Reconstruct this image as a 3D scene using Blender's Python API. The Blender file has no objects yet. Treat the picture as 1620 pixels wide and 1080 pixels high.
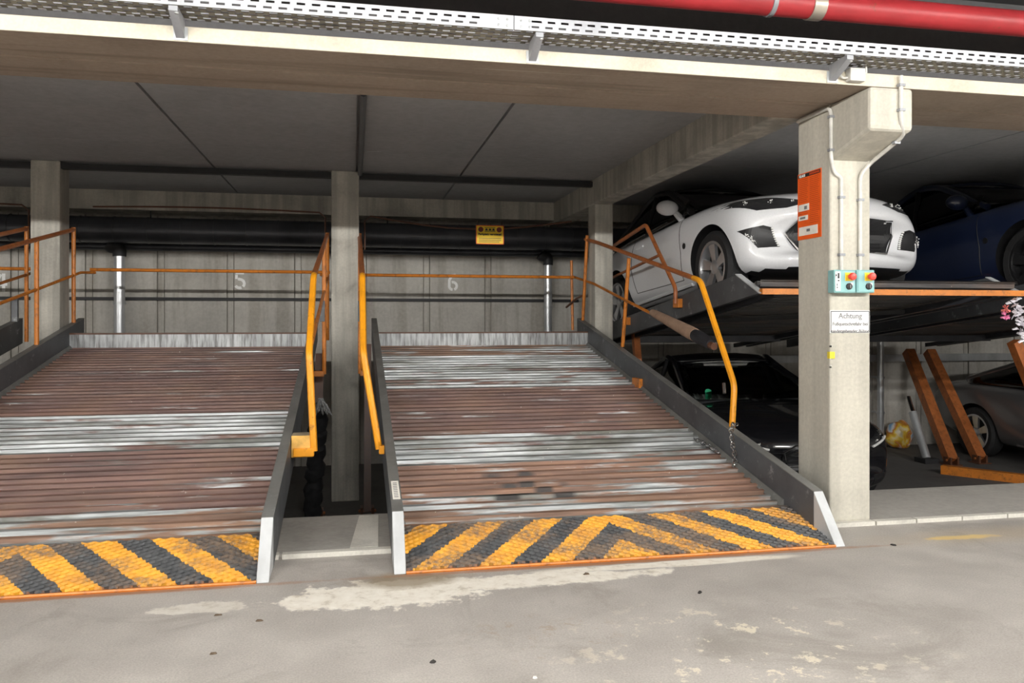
import bpy, bmesh, math, random
from mathutils import Vector, Matrix, Euler
from mathutils.bvhtree import BVHTree
random.seed(7)
SC = bpy.context.scene
COL = SC.collection
# ------------------------------------------------------------------ camera, world, exposure
K = 1.17                                   # eye height in metres; ground plan was surveyed in eye heights
FPX, HOR = 1250.0, 505.0                   # focal length and horizon in pixels of the 1620x1080 frame
TH = math.atan(250 / 1250)
S_, C_ = math.sin(TH), math.cos(TH)
cam = bpy.data.cameras.new('camera')
cam.sensor_width = 36.0
cam.lens = FPX / 1620 * 36
cam.shift_y = -(540 - HOR) / 1620
cam.clip_start = 0.05
camo = bpy.data.objects.new('camera', cam)
COL.objects.link(camo)
camo.location = (0, 0, K)
camo.rotation_euler = (math.pi / 2, 0, -TH)
SC.camera = camo
w = bpy.data.worlds.new('garage_dusk')
SC.world = w
w.use_nodes = True
w.node_tree.nodes['Background'].inputs[0].default_value = (0.75, 0.85, 1.0, 1)
w.node_tree.nodes['Background'].inputs[1].default_value = 0.25
SC.view_settings.view_transform = 'Standard'
SC.view_settings.look = 'None'
SC.view_settings.gamma = 1.0
SC.view_settings.use_curve_mapping = False
SC.view_settings.exposure = 0.0
LAMP_Y, LAMP_Z, LAMP_E = -0.1, 2.66, 560.0
LAMP_X = (-7.6, -4.9, -2.2, 0.5, 3.2, 5.9, 8.6)

def ray(px, py):
    u = (px - 810) / FPX
    return S_ + u * C_, C_ - u * S_, (HOR - py) / FPX
def pY(px, py, Y):
    a = ray(px, py); t = Y / a[1]
    return Vector((a[0] * t, Y, K + a[2] * t))
def pX(px, py, X):
    a = ray(px, py); t = X / a[0]
    return Vector((X, a[1] * t, K + a[2] * t))
def pZ(px, py, z):
    a = ray(px, py); t = (z - K) / a[2]
    return Vector((a[0] * t, a[1] * t, z))

# ------------------------------------------------------------------ materials
class NT:
    def __init__(s, name):
        s.m = bpy.data.materials.new(name); s.m.use_nodes = True
        s.t = s.m.node_tree; s.b = s.t.nodes['Principled BSDF']
        s.co = s.n('ShaderNodeTexCoord').outputs['Object']
    def n(s, t): return s.t.nodes.new(t)
    def put(s, sock, v):
        if hasattr(v, 'is_linked') or hasattr(v, 'links'): s.t.links.new(v, sock)
        elif isinstance(v, (tuple, list)) and len(v) == 3 and sock.type == 'RGBA': sock.default_value = (*v, 1)
        else: sock.default_value = v
    def mapped(s, scale=(1, 1, 1), loc=(0, 0, 0), rot=(0, 0, 0)):
        m = s.n('ShaderNodeMapping'); s.put(m.inputs[0], s.co)
        m.inputs['Scale'].default_value = scale; m.inputs['Location'].default_value = loc; m.inputs['Rotation'].default_value = rot
        return m.outputs[0]
    def noise(s, scale=5, detail=4, rough=.55, vec=None, dist=0, col=False):
        k = s.n('ShaderNodeTexNoise'); s.put(k.inputs['Vector'], vec if vec is not None else s.co)
        k.inputs['Scale'].default_value = scale; k.inputs['Detail'].default_value = detail
        k.inputs['Roughness'].default_value = rough; k.inputs['Distortion'].default_value = dist
        return k.outputs['Color' if col else 'Fac']
    def ramp(s, f, stops, interp='LINEAR'):
        r = s.n('ShaderNodeValToRGB'); s.put(r.inputs[0], f); e = r.color_ramp; e.interpolation = interp
        while len(e.elements) < len(stops): e.elements.new(.5)
        for i, (p, c) in enumerate(stops):
            e.elements[i].position = p
            e.elements[i].color = (*c, 1) if isinstance(c, (tuple, list)) else (c, c, c, 1)
        return r.outputs[0]
    def math(s, op, a, b=0.0, c=0.0, clamp=False):
        k = s.n('ShaderNodeMath'); k.operation = op; k.use_clamp = clamp
        for i, v in enumerate((a, b, c)): s.put(k.inputs[i], v)
        return k.outputs[0]
    def mix(s, f, a, b, blend='MIX'):
        k = s.n('ShaderNodeMix'); k.data_type = 'RGBA'; k.blend_type = blend
        s.put(k.inputs[0], f); s.put(k.inputs[6], a); s.put(k.inputs[7], b)
        return k.outputs[2]
    def xyz(s, vec=None):
        k = s.n('ShaderNodeSeparateXYZ'); s.put(k.inputs[0], vec if vec is not None else s.co)
        return k.outputs
    def blob(s, cx, cy, rx, ry, jag=.5, scale=4, soft=.12):
        x, y, z = s.xyz()
        a = s.math('DIVIDE', s.math('SUBTRACT', x, cx), rx); b = s.math('DIVIDE', s.math('SUBTRACT', y, cy), ry)
        d = s.math('SQRT', s.math('ADD', s.math('MULTIPLY', a, a), s.math('MULTIPLY', b, b)))
        d = s.math('ADD', d, s.math('MULTIPLY', s.math('SUBTRACT', s.noise(scale, 6, .65), .5), jag * 2))
        return s.ramp(d, [(max(0, .9 - soft) / 2, 1.0), ((.9 + soft) / 2, 0.0)]) if False else s.math('SUBTRACT', 1.0, s.math('DIVIDE', s.math('SUBTRACT', d, 1 - soft), 2 * soft, clamp=True), clamp=True)
    def bump(s, h, strength=.3, dist=.01):
        k = s.n('ShaderNodeBump'); s.put(k.inputs['Height'], h)
        k.inputs['Strength'].default_value = strength; k.inputs['Distance'].default_value = dist
        s.put(s.b.inputs['Normal'], k.outputs[0])
    def out(s, col, rough=.6, metal=0.0, **kw):
        s.put(s.b.inputs['Base Color'], col); s.put(s.b.inputs['Roughness'], rough); s.put(s.b.inputs['Metallic'], metal)
        for k, v in kw.items(): s.put(s.b.inputs[k.replace('_', ' ')], v)
        return s.m

def plain(name, c, rough=.5, metal=0.0, var=.18, scale=14, **kw):
    t = NT(name); f = t.noise(scale, 4, .6)
    lo = tuple(v * (1 - var) for v in c); hi = tuple(min(1, v * (1 + var)) for v in c)
    return t.out(t.ramp(f, [(.3, lo), (.7, hi)]), rough, metal, **kw)

def concrete(name, c, blot=.35, streak=0, scale=1.3, rough=.85, bump=.25, band=0):
    t = NT(name)
    big = t.noise(scale, 6, .62); fine = t.noise(scale * 22, 5, .6)
    col = t.ramp(big, [(.28, tuple(v * (1 - blot) for v in c)), (.5, c), (.74, tuple(min(1, v * (1 + blot * .45)) for v in c))])
    col = t.mix(.3, col, t.ramp(fine, [(.35, tuple(v * .72 for v in c)), (.65, tuple(min(1, v * 1.15) for v in c))]))
    if streak:
        st = t.noise(1, 5, .6, t.mapped((9, 9, .5)))
        col = t.mix(t.math('MULTIPLY', t.ramp(st, [(.42, 1.0), (.58, 0.0)]), streak), col, tuple(v * .45 for v in c))
    if band:
        bn = t.noise(1, 6, .65, t.mapped((.35, 7, 7), (2, 0, 0)))
        col = t.mix(t.math('MULTIPLY', t.ramp(bn, [(.36, 1.0), (.47, 0.0)]), band), col, tuple(v * .5 for v in c))
        sc_ = t.noise(1, 4, .6, t.mapped((.7, 30, 30), (5, 3, 0)))
        col = t.mix(t.ramp(sc_, [(.70, 0.0), (.74, .8)]), col, (.62, .56, .46))
    t.bump(fine, bump, .004)
    return t.out(col, rough)

def m_floor():
    t = NT('garage_floor_concrete')
    big = t.noise(.55, 7, .62, dist=.4); mid = t.noise(3.2, 6, .6); fine = t.noise(60, 4, .6)
    col = t.ramp(big, [(.3, (.31, .288, .262)), (.5, (.41, .385, .352)), (.7, (.48, .45, .415))])
    col = t.mix(.35, col, t.ramp(mid, [(.35, (.31, .288, .262)), (.65, (.53, .50, .46))]))
    grit = t.noise(130, 3, .7)
    col = t.mix(.5, col, t.mix(1.0, col, t.ramp(grit, [(.3, .62), (.7, 1.3)]), 'MULTIPLY'))
    drk = t.ramp(t.noise(1.4, 9, .72, dist=.8), [(.36, .35), (.46, 0.0)])
    col = t.mix(drk, col, (.20, .18, .155))
    scuff = t.ramp(t.noise(1, 8, .75, t.mapped((2.2, 7, 1), (3, 3, 0))), [(.60, 0.0), (.70, .45)])
    col = t.mix(scuff, col, (.56, .52, .46))
    pale = t.ramp(t.noise(16, 6, .7), [(.32, (.55, .50, .41)), (.46, (.76, .72, .63)), (.7, (.86, .83, .75))])
    lat = t.blob(.13, 3.41, .42, .17, 1.0, 7, .07)
    lat2 = t.blob(.75, 3.46, .66, .09, .9, 6, .10)
    lat3 = t.math('MAXIMUM', t.blob(1.5, 3.56, .62, .045, .6, 4, .15), t.math('MULTIPLY', t.blob(-.6, 3.39, .20, .06, 1.3, 9, .12), .6))
    col = t.mix(t.math('MAXIMUM', t.math('MAXIMUM', lat, lat2), lat3), col, pale)
    spk = t.math('MULTIPLY', t.ramp(t.noise(7, 8, .75), [(.56, 0.0), (.60, 1.0)]), t.blob(1.35, 2.55, .55, .42, .4, 2, .45))
    col = t.mix(t.math('MULTIPLY', spk, .75), col, (.72, .66, .52))
    brn = t.math('MULTIPLY', t.ramp(t.noise(9, 8, .75), [(.54, 0.0), (.62, 1.0)]), t.blob(.68, 2.84, .28, .18, .5, 3, .4))
    col = t.mix(t.math('MULTIPLY', brn, .45), col, (.30, .22, .14))
    wet = t.blob(.24, 3.58, .22, .10, .6, 5, .35)
    col = t.mix(t.math('MULTIPLY', wet, .75), col, (.22, .16, .09))
    rst = t.math('MAXIMUM', t.blob(1.33, 3.635, 1.12, .025, .5, 9, .4), t.blob(-1.4, 3.635, 1.1, .025, .5, 9, .4))
    col = t.mix(t.math('MULTIPLY', rst, .8), col, (.33, .13, .04))
    yel = t.blob(3.22, 3.69, .20, .035, .9, 9, .3)
    col = t.mix(t.math('MULTIPLY', yel, .85), col, (.82, .60, .22))
    halo = t.blob(3.5, 3.70, .7, .12, .6, 5, .5)
    col = t.mix(t.math('MULTIPLY', halo, .3), col, (.50, .38, .22))
    t.bump(t.math('ADD', fine, mid), .22, .005)
    return t.out(col, t.ramp(mid, [(.3, .55), (.7, .8)]))

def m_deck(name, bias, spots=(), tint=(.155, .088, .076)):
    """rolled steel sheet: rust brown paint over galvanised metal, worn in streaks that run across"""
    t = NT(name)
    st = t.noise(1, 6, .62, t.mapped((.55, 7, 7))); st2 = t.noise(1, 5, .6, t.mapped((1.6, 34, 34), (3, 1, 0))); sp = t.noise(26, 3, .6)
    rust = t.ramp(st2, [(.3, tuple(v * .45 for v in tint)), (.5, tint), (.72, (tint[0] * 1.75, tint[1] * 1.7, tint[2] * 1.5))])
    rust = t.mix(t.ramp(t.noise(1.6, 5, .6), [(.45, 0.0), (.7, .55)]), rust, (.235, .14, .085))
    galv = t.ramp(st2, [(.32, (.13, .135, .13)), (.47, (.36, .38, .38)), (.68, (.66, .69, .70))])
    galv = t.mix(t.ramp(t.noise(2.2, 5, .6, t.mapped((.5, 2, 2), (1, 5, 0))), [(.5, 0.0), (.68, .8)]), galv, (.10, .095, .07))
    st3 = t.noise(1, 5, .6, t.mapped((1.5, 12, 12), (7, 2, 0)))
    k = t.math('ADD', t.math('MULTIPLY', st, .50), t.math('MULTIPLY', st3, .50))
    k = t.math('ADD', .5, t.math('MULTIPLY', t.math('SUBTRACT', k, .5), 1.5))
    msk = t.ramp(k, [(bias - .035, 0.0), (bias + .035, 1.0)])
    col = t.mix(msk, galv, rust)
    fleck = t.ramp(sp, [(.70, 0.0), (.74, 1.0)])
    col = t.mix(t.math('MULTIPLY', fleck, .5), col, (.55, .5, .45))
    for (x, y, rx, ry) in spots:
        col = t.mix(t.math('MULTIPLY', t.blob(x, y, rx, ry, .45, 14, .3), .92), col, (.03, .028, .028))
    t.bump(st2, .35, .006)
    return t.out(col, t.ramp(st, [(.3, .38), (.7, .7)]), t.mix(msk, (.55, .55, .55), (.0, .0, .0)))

def m_hazard(name, cx, wear):
    t = NT(name)
    x, y, z = t.xyz()
    d = t.math('ADD', t.math('ABSOLUTE', t.math('SUBTRACT', x, cx)), t.math('MULTIPLY', y, .85))
    d = t.math('ADD', d, t.math('MULTIPLY', t.math('SUBTRACT', t.noise(18, 3), .5), .03))
    f = t.math('FRACT', t.math('DIVIDE', t.math('ADD', d, -.005), .305))
    m = t.math('LESS_THAN', f, .51)
    yl = t.ramp(t.noise(14, 5, .6), [(.3, (.62, .27, .02)), (.6, (.80, .39, .03))])
    bk = t.ramp(t.noise(11, 5, .6), [(.35, (.028, .030, .034)), (.7, (.075, .078, .08))])
    col = t.mix(m, bk, yl)
    wr = t.ramp(t.noise(2.6, 7, .66, t.mapped((1, 1.3, 1), (wear, 2, 0))), [(.46, 0.0), (.58, 1.0)])
    fine = t.ramp(t.noise(40, 3, .6), [(.4, .25), (.6, .9)])
    col = t.mix(t.math('MULTIPLY', wr, fine), col, (.17, .115, .075))
    edge = t.math('SUBTRACT', 1.0, t.math('DIVIDE', y, .022), clamp=True)
    col = t.mix(t.math('MULTIPLY', edge, t.ramp(t.noise(20, 3), [(.4, 0.0), (.6, 1.0)])), col, (.45, .14, .02))
    t.bump(t.noise(45, 3), .3, .004)
    return t.out(col, .55)

def m_rail(name, c):
    t = NT(name)
    f = t.noise(3, 6, .65); st = t.noise(9, 6, .7)
    col = t.ramp(f, [(.3, tuple(v * .7 for v in c)), (.7, tuple(v * 1.25 for v in c))])
    col = t.mix(t.ramp(st, [(.60, 0.0), (.72, .7)]), col, (.42, .43, .43))
    return t.out(col, .5, .25)

def m_galv(name, c=(.55, .57, .58), rough=.42, metal=.6, drip=0):
    t = NT(name)
    f = t.noise(1, 6, .6, t.mapped((3, 3, 1)))
    col = t.ramp(f, [(.3, tuple(v * .65 for v in c)), (.7, tuple(min(1, v * 1.2) for v in c))])
    if drip:
        d = t.noise(1, 5, .65, t.mapped((26, 26, 2.2)))
        col = t.mix(t.ramp(d, [(.40, .85), (.56, 0.0)]), col, (.12, .12, .115))
    return t.out(col, rough, metal)

def m_orange(name, c, rust=.3):
    t = NT(name)
    f = t.noise(5, 5, .6); k = t.noise(22, 6, .7)
    col = t.ramp(f, [(.3, tuple(v * .8 for v in c)), (.7, tuple(min(1, v * 1.12) for v in c))])
    col = t.mix(t.ramp(k, [(.62 - rust * .3, 0.0), (.70, .75)]), col, (.14, .055, .02))
    return t.out(col, .42)

def m_board(name, c):
    """board-marked wall concrete: dark marks run down from the joints"""
    t = NT(name)
    big = t.noise(1.1, 6, .6); dr = t.noise(1, 6, .62, t.mapped((5, 5, .45))); fine = t.noise(30, 4)
    col = t.ramp(big, [(.3, tuple(v * .72 for v in c)), (.7, tuple(v * 1.12 for v in c))])
    col = t.mix(t.ramp(dr, [(.40, .55), (.52, 0.0)]), col, (.30, .27, .22))
    col = t.mix(.15, col, t.ramp(fine, [(.3, (.1, .1, .1)), (.7, (.6, .58, .55))]))
    t.bump(fine, .2, .004)
    return t.out(col, .85)

def m_glass(name, tint=(.5, .56, .56), opac=.35):
    t = NT(name)
    g = t.n('ShaderNodeBsdfGlossy'); g.inputs['Roughness'].default_value = .03; g.inputs['Color'].default_value = (1, 1, 1, 1)
    tr = t.n('ShaderNodeBsdfTransparent'); tr.inputs['Color'].default_value = (*tint, 1)
    fr = t.n('ShaderNodeFresnel'); fr.inputs['IOR'].default_value = 1.5
    mx = t.n('ShaderNodeMixShader')
    t.put(mx.inputs[0], t.math('ADD', fr.outputs[0], .02)); t.put(mx.inputs[1], tr.outputs[0]); t.put(mx.inputs[2], g.outputs[0])
    t.put(t.t.nodes['Material Output'].inputs['Surface'], mx.outputs[0])
    return t.m

def paint(name, c, rough=.3, metal=0.0, coat=1.0):
    t = NT(name)
    f = t.noise(120, 2)
    col = t.ramp(f, [(.3, tuple(v * .96 for v in c)), (.7, tuple(min(1, v * 1.04) for v in c))])
    return t.out(col, rough, metal, Coat_Weight=coat, Coat_Roughness=.05)

M = dict(
    floor=m_floor(),
    sill=concrete('sill_concrete', (.36, .345, .315), .3),
    kerbwhite=concrete('worn_and_lit_kerb_white', (.62, .60, .54), .3, scale=4),
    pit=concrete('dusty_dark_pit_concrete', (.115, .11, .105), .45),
    ceil=concrete('slab_concrete', (.42, .43, .445), .2, scale=.8),
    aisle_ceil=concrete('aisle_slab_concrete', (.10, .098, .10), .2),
    soffit=concrete('bounce_tinted_soffit_concrete', (.34, .275, .22), .35, scale=1.6, band=.6),  # brown tint puts light bounced off the floor into the colour
    band=concrete('lit_pale_beam_edge', (.60, .555, .45), .3, scale=3.5),  # pale tone puts the direct lamp light on the front face into colour
    col=concrete('column_concrete', (.53, .51, .45), .5, streak=.5, scale=2.2),
    colpale=concrete('pale_column_concrete', (.55, .525, .45), .22, streak=.25, scale=2.2),
    wall=m_board('board_marked_wall_concrete', (.56, .54, .49)),
    seam=concrete('wall_seam_concrete', (.36, .34, .30), .3, streak=.5),
    aisle_wall=concrete('aisle_wall_concrete', (.5, .48, .45), .2),
    deck_rust=m_deck('rust_brown_deck', .365), deck_galv=m_deck('galvanised_deck', .60),
    deck_mix=m_deck('half_worn_deck', .49, tint=(.22, .13, .09)),
    deck_spot=m_deck('oil_spotted_rust_deck', .42, ((-.42, .90, .075, .030), (-.47, .76, .07, .035), (-.24, .84, .055, .035), (-.33, .93, .05, .03), (-.50, 1.06, .09, .03), (-.30, 1.07, .06, .025), (-.10, .90, .045, .022), (-.46, .64, .065, .022), (-.28, .67, .05, .02), (-.36, .80, .06, .03), (-.14, .76, .06, .02), (-.56, .88, .04, .02)), tint=(.22, .125, .09)),
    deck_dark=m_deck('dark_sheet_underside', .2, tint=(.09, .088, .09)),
    hazard=m_hazard('hazard_chevron_plate', 0.0, 1.7), hazard2=m_hazard('hazard_chevron_plate_worn', 0.0, 9.2),
    rail=m_rail('grey_rail_steel', (.10, .105, .112)), railtop=m_rail('worn_rail_edge_steel', (.20, .20, .19)),
    endcap=m_galv('scuffed_pale_end_plate', (.60, .62, .63), .45, .15),
    galv=m_galv('galvanised_steel'), galvdrip=m_galv('streaked_galvanised_plate', (.50, .52, .53), .4, .35, 1),
    tray=m_galv('zinc_cable_tray', (.60, .62, .66), .4, .15), traymesh=m_galv('dark_olive_tray_mesh', (.20, .19, .155), .6, .2),
    bracket=m_galv('dull_bracket_steel', (.32, .33, .35), .5, .3),
    yellow=m_orange('bright_yellow_orange_paint', (.90, .36, .012), .1), orange=m_orange('rusty_orange_paint', (.62, .20, .022), .35),
    rustor=m_orange('rusted_orange_arm_paint', (.42, .13, .035), .5), brown=m_orange('brown_rusted_steel', (.11, .045, .025), .6),
    duct=m_galv('dark_spiral_duct', (.085, .09, .105), .35, .3), black=plain('black_rubber', (.018, .018, .02), .6),
    pipe=m_galv('zinc_downpipe', (.62, .64, .66), .3, .6), conduit=plain('grey_plastic_conduit', (.60, .59, .55), .45),
    redpipe=m_orange('red_fire_main_paint', (.40, .028, .034), .0), clamp=m_galv('steel_clamp', (.55, .5, .42), .35, .7),
    white=plain('white_paint', (.80, .80, .78), .6, var=.06), stencil=plain('stencil_white_paint', (.93, .93, .90), .7, var=.1),
    signyel=plain('sign_yellow', (.90, .62, .02), .5, var=.04), signor=plain('notice_orange', (.85, .12, .012), .5, var=.05),
    signline=plain('notice_print', (.52, .06, .01), .6, var=.05), signwhite=plain('sign_enamel_white', (.84, .84, .83), .35, var=.03),
    ink=plain('sign_ink', (.02, .02, .022), .6), grey_ink=plain('faded_sign_ink', (.20, .20, .20), .6), paper=plain('paper_slip', (.80, .77, .70), .8, var=.05),
    signred=plain('sign_dark_red', (.18, .02, .01), .5), teal=plain('pale_teal_box_plastic', (.26, .50, .50), .4, var=.05), tealside=plain('teal_box_shadow_gap', (.12, .27, .28), .5),
    butred=plain('red_button', (.80, .07, .05), .35, var=.05), butyel=plain('yellow_button_collar', (.85, .62, .03), .4, var=.05),
    foam=plain('tan_foam_sleeve', (.34, .22, .15), .9), foamblack=plain('black_foam_tape', (.02, .02, .024), .55),
    wood=plain('yellow_painted_wood', (.72, .42, .10), .7, var=.3), woodtop=plain('bare_wood', (.36, .30, .20), .8, var=.3),
    fabric=plain('black_wrap_fabric', (.02, .02, .022), .9, var=.4), greycloth=plain('grey_frayed_cloth', (.28, .28, .28), .95),
    tinsel=plain('silver_tinsel', (.82, .80, .86), .35, .3), pink=plain('pink_fabric', (.85, .28, .50), .7), redfab=plain('coral_fabric', (.80, .25, .22), .7),
    leaf=plain('dark_debris', (.03, .027, .025), .9), paleleaf=plain('dry_brown_debris', (.10, .07, .045), .9),
    tape=plain('yellow_tape', (.85, .68, .05), .5, var=.05), scrap=plain('torn_white_paper', (.75, .73, .68), .8),
    carwhite=paint('white_car_paint', (.80, .81, .83)), carblack=paint('black_car_paint', (.008, .008, .010), .25),
    cargrey=paint('grey_metallic_paint', (.17, .17, .175), .35, .5), carblue=paint('navy_car_paint', (.012, .02, .055), .3),
    trim=plain('black_car_trim', (.012, .012, .013), .45), tyre=plain('tyre_rubber', (.016, .016, .017), .75), rim=m_galv('alloy_rim', (.62, .63, .65), .28, .8),
    glass=m_glass('car_glass', (.80, .85, .84)), glassdark=m_glass('dark_car_glass', (.10, .11, .12)), lampglass=paint('headlight_dark_lens', (.02, .02, .022), .1),
    chrome=m_galv('chrome', (.85, .86, .88), .12, 1.0), cabin=plain('dark_cabin_cloth', (.06, .065, .07), .85), headliner=plain('pale_headliner', (.68, .69, .67), .9),
    plate=plain('blank_number_plate', (.82, .83, .84), .4, var=.02), green=plain('green_sticker', (.02, .30, .14), .5),
)
def bagmat():
    t = NT('printed_plastic_bag')
    f = t.noise(4.5, 3, .5, dist=.6)
    return t.out(t.ramp(f, [(.30, (.75, .73, .66)), (.42, (.80, .55, .05)), (.50, (.55, .18, .03)), (.58, (.75, .74, .70)), (.66, (.15, .35, .60)), (.8, (.7, .8, .85))]), .3)
M['bag'] = bagmat()
def lampmat():
    t = NT('lit_tube'); t.out((.9, .9, .9), .5)
    t.b.inputs['Emission Color'].default_value = (1.0, .975, .935, 1); t.b.inputs['Emission Strength'].default_value = LAMP_E
    return t.m
M['tube'] = lampmat()

# ------------------------------------------------------------------ object helpers
ORG = {}
def tag(o, label=None, cat=None, group=None, kind=None):
    for k, v in (('label', label), ('category', cat), ('group', group), ('kind', kind)):
        if v: o[k] = v
    return o
def empty(name, loc, label, cat, group=None, rot=(0, 0, 0)):
    o = bpy.data.objects.new(name, None); COL.objects.link(o)
    o.location = loc; o.rotation_euler = rot; o.empty_display_size = .1
    ORG[o.name] = Vector(loc) if rot == (0, 0, 0) else Vector((0, 0, 0))
    return tag(o, label, cat, group)
def copy_tree(o, parent=None):
    c = o.copy(); COL.objects.link(c)
    if parent: c.parent = parent
    for ch in list(o.children): copy_tree(ch, c)
    return c

class MB:
    def __init__(s): s.v = []; s.f = []; s.mi = []
    def add(s, vs, fs, mi=0):
        b = len(s.v); s.v += [Vector(v) for v in vs]
        for f in fs: s.f.append([i + b for i in f]); s.mi.append(mi)
        return s
    def box(s, lo, hi, mi=0):
        x0, y0, z0 = lo; x1, y1, z1 = hi
        return s.hexa([(x0, y0, z0), (x1, y0, z0), (x1, y1, z0), (x0, y1, z0)], [(x0, y0, z1), (x1, y0, z1), (x1, y1, z1), (x0, y1, z1)], mi)
    def hexa(s, bot, top, mi=0):
        n = len(bot)
        fs = [list(range(n))[::-1], [n + i for i in range(n)]] + [[i, (i + 1) % n, n + (i + 1) % n, n + i] for i in range(n)]
        return s.add(list(bot) + list(top), fs, mi)
    def prism(s, poly, d, mi=0):
        d = Vector(d); return s.hexa([Vector(p) for p in poly], [Vector(p) + d for p in poly], mi)
    def tube(s, pts, r, n=8, mi=0, bend=0.0, closed=False, square=False, caps=True):
        pts = [Vector(p) for p in pts]
        if bend > 0 and len(pts) > 2:
            q = [pts[0]]
            for i in range(1, len(pts) - 1):
                a, b, c = pts[i - 1], pts[i], pts[i + 1]
                d1 = (a - b); d2 = (c - b); k = min(bend, d1.length * .45, d2.length * .45)
                p0 = b + d1.normalized() * k; p1 = b + d2.normalized() * k
                for j in range(5):
                    t = j / 4; q.append((1 - t) ** 2 * p0 + 2 * t * (1 - t) * b + t * t * p1)
            q.append(pts[-1]); pts = q
        rs = r if isinstance(r, (list, tuple)) else [r] * len(pts)
        if square: n = 4
        N = len(pts); rings = []
        up = None
        for i in range(N):
            if closed: t = (pts[(i + 1) % N] - pts[i - 1]).normalized()
            else: t = (pts[min(i + 1, N - 1)] - pts[max(i - 1, 0)]).normalized()
            if up is None:
                up = Vector((0, 0, 1)) if abs(t.z) < .9 else Vector((1, 0, 0))
            sx = t.cross(up).normalized(); up = sx.cross(t).normalized()
            off = math.pi / 4 if square else 0
            rings.append([pts[i] + (sx * math.cos(off + 2 * math.pi * k / n) + up * math.sin(off + 2 * math.pi * k / n)) * rs[i] for k in range(n)])
        vs = [p for rg in rings for p in rg]; fs = []
        for i in range(N if closed else N - 1):
            j = (i + 1) % N
            for k in range(n): fs.append([i * n + k, i * n + (k + 1) % n, j * n + (k + 1) % n, j * n + k])
        if not closed and caps: fs += [list(range(n))[::-1], [(N - 1) * n + k for k in range(n)]]
        return s.add(vs, fs, mi)
    def lathe(s, prof, c, axis, n=24, mi=0, closed=False):
        ax = Vector(axis).normalized(); a = ax.orthogonal().normalized(); b = ax.cross(a); c = Vector(c)
        vs = []
        for (r, h) in prof:
            for k in range(n):
                t = 2 * math.pi * k / n; vs.append(c + ax * h + (a * math.cos(t) + b * math.sin(t)) * r)
        P = len(prof); fs = []
        for i in range(P if closed else P - 1):
            j = (i + 1) % P
            for k in range(n): fs.append([i * n + k, i * n + (k + 1) % n, j * n + (k + 1) % n, j * n + k])
        if not closed:
            fs += [list(range(n))[::-1], [(P - 1) * n + k for k in range(n)]]
        return s.add(vs, fs, mi)
    def torus(s, c, axis, R, r, n=14, m=6, stretch=None):
        ax = Vector(axis).normalized(); a = (stretch or ax.orthogonal()).normalized(); b = ax.cross(a)
        return s.tube([Vector(c) + a * math.cos(2 * math.pi * k / n) * R * (1.5 if stretch else 1) + b * math.sin(2 * math.pi * k / n) * R for k in range(n)], r, m, closed=True)
    def build(s, name, mat, parent=None, smooth=False, bevel=0.0):
        me = bpy.data.meshes.new(name)
        org = ORG.get(parent.name, Vector((0, 0, 0))) if parent else Vector((0, 0, 0))
        me.from_pydata([v - org for v in s.v], [], s.f)
        for m in (mat if isinstance(mat, (list, tuple)) else [mat]): me.materials.append(m)
        bm = bmesh.new(); bm.from_mesh(me)
        for f, mi in zip(bm.faces, s.mi): f.material_index = mi
        bmesh.ops.recalc_face_normals(bm, faces=bm.faces)
        if smooth:
            for f in bm.faces: f.smooth = True
            for e in bm.edges:
                if len(e.link_faces) == 2 and e.calc_face_angle(0) > .7: e.smooth = False
        bm.to_mesh(me); bm.free()
        o = bpy.data.objects.new(name, me); COL.objects.link(o)
        if bevel:
            b = o.modifiers.new('bevel', 'BEVEL'); b.width = bevel; b.segments = 2; b.limit_method = 'ANGLE'
        if parent:
            o.parent = parent; ORG[o.name] = org
        return o
def top(o, label, cat, group=None):
    """re-origin a one-mesh thing at its base centre"""
    me = o.data; n = len(me.vertices)
    c = Vector((sum(v.co.x for v in me.vertices) / n, sum(v.co.y for v in me.vertices) / n, min(v.co.z for v in me.vertices)))
    me.transform(Matrix.Translation(-c)); o.location = c; ORG[o.name] = c
    return tag(o, label, cat, group)
def struct(o): o['kind'] = 'structure'; return o

def text_part(name, body, size, origin, right, up, mat, parent, depth=.001, align='LEFT', bold=0.0):
    cu = bpy.data.curves.new(name, 'FONT'); cu.body = body; cu.size = size; cu.align_x = align; cu.extrude = depth; cu.offset = bold; cu.resolution_u = 3
    t = bpy.data.objects.new(name, cu); COL.objects.link(t)
    dg = bpy.context.evaluated_depsgraph_get()
    me = bpy.data.meshes.new_from_object(t.evaluated_get(dg)); bpy.data.objects.remove(t); bpy.data.curves.remove(cu)
    r = Vector(right).normalized(); u = Vector(up).normalized(); nrm = r.cross(u)
    me.transform(Matrix((( r.x, u.x, nrm.x, origin[0]), (r.y, u.y, nrm.y, origin[1]), (r.z, u.z, nrm.z, origin[2]), (0, 0, 0, 1))))
    org = ORG.get(parent.name, Vector((0, 0, 0))); me.transform(Matrix.Translation(-org))
    me.materials.clear(); me.materials.append(mat)
    o = bpy.data.objects.new(name, me); COL.objects.link(o); o.parent = parent; ORG[o.name] = org
    return o

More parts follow.
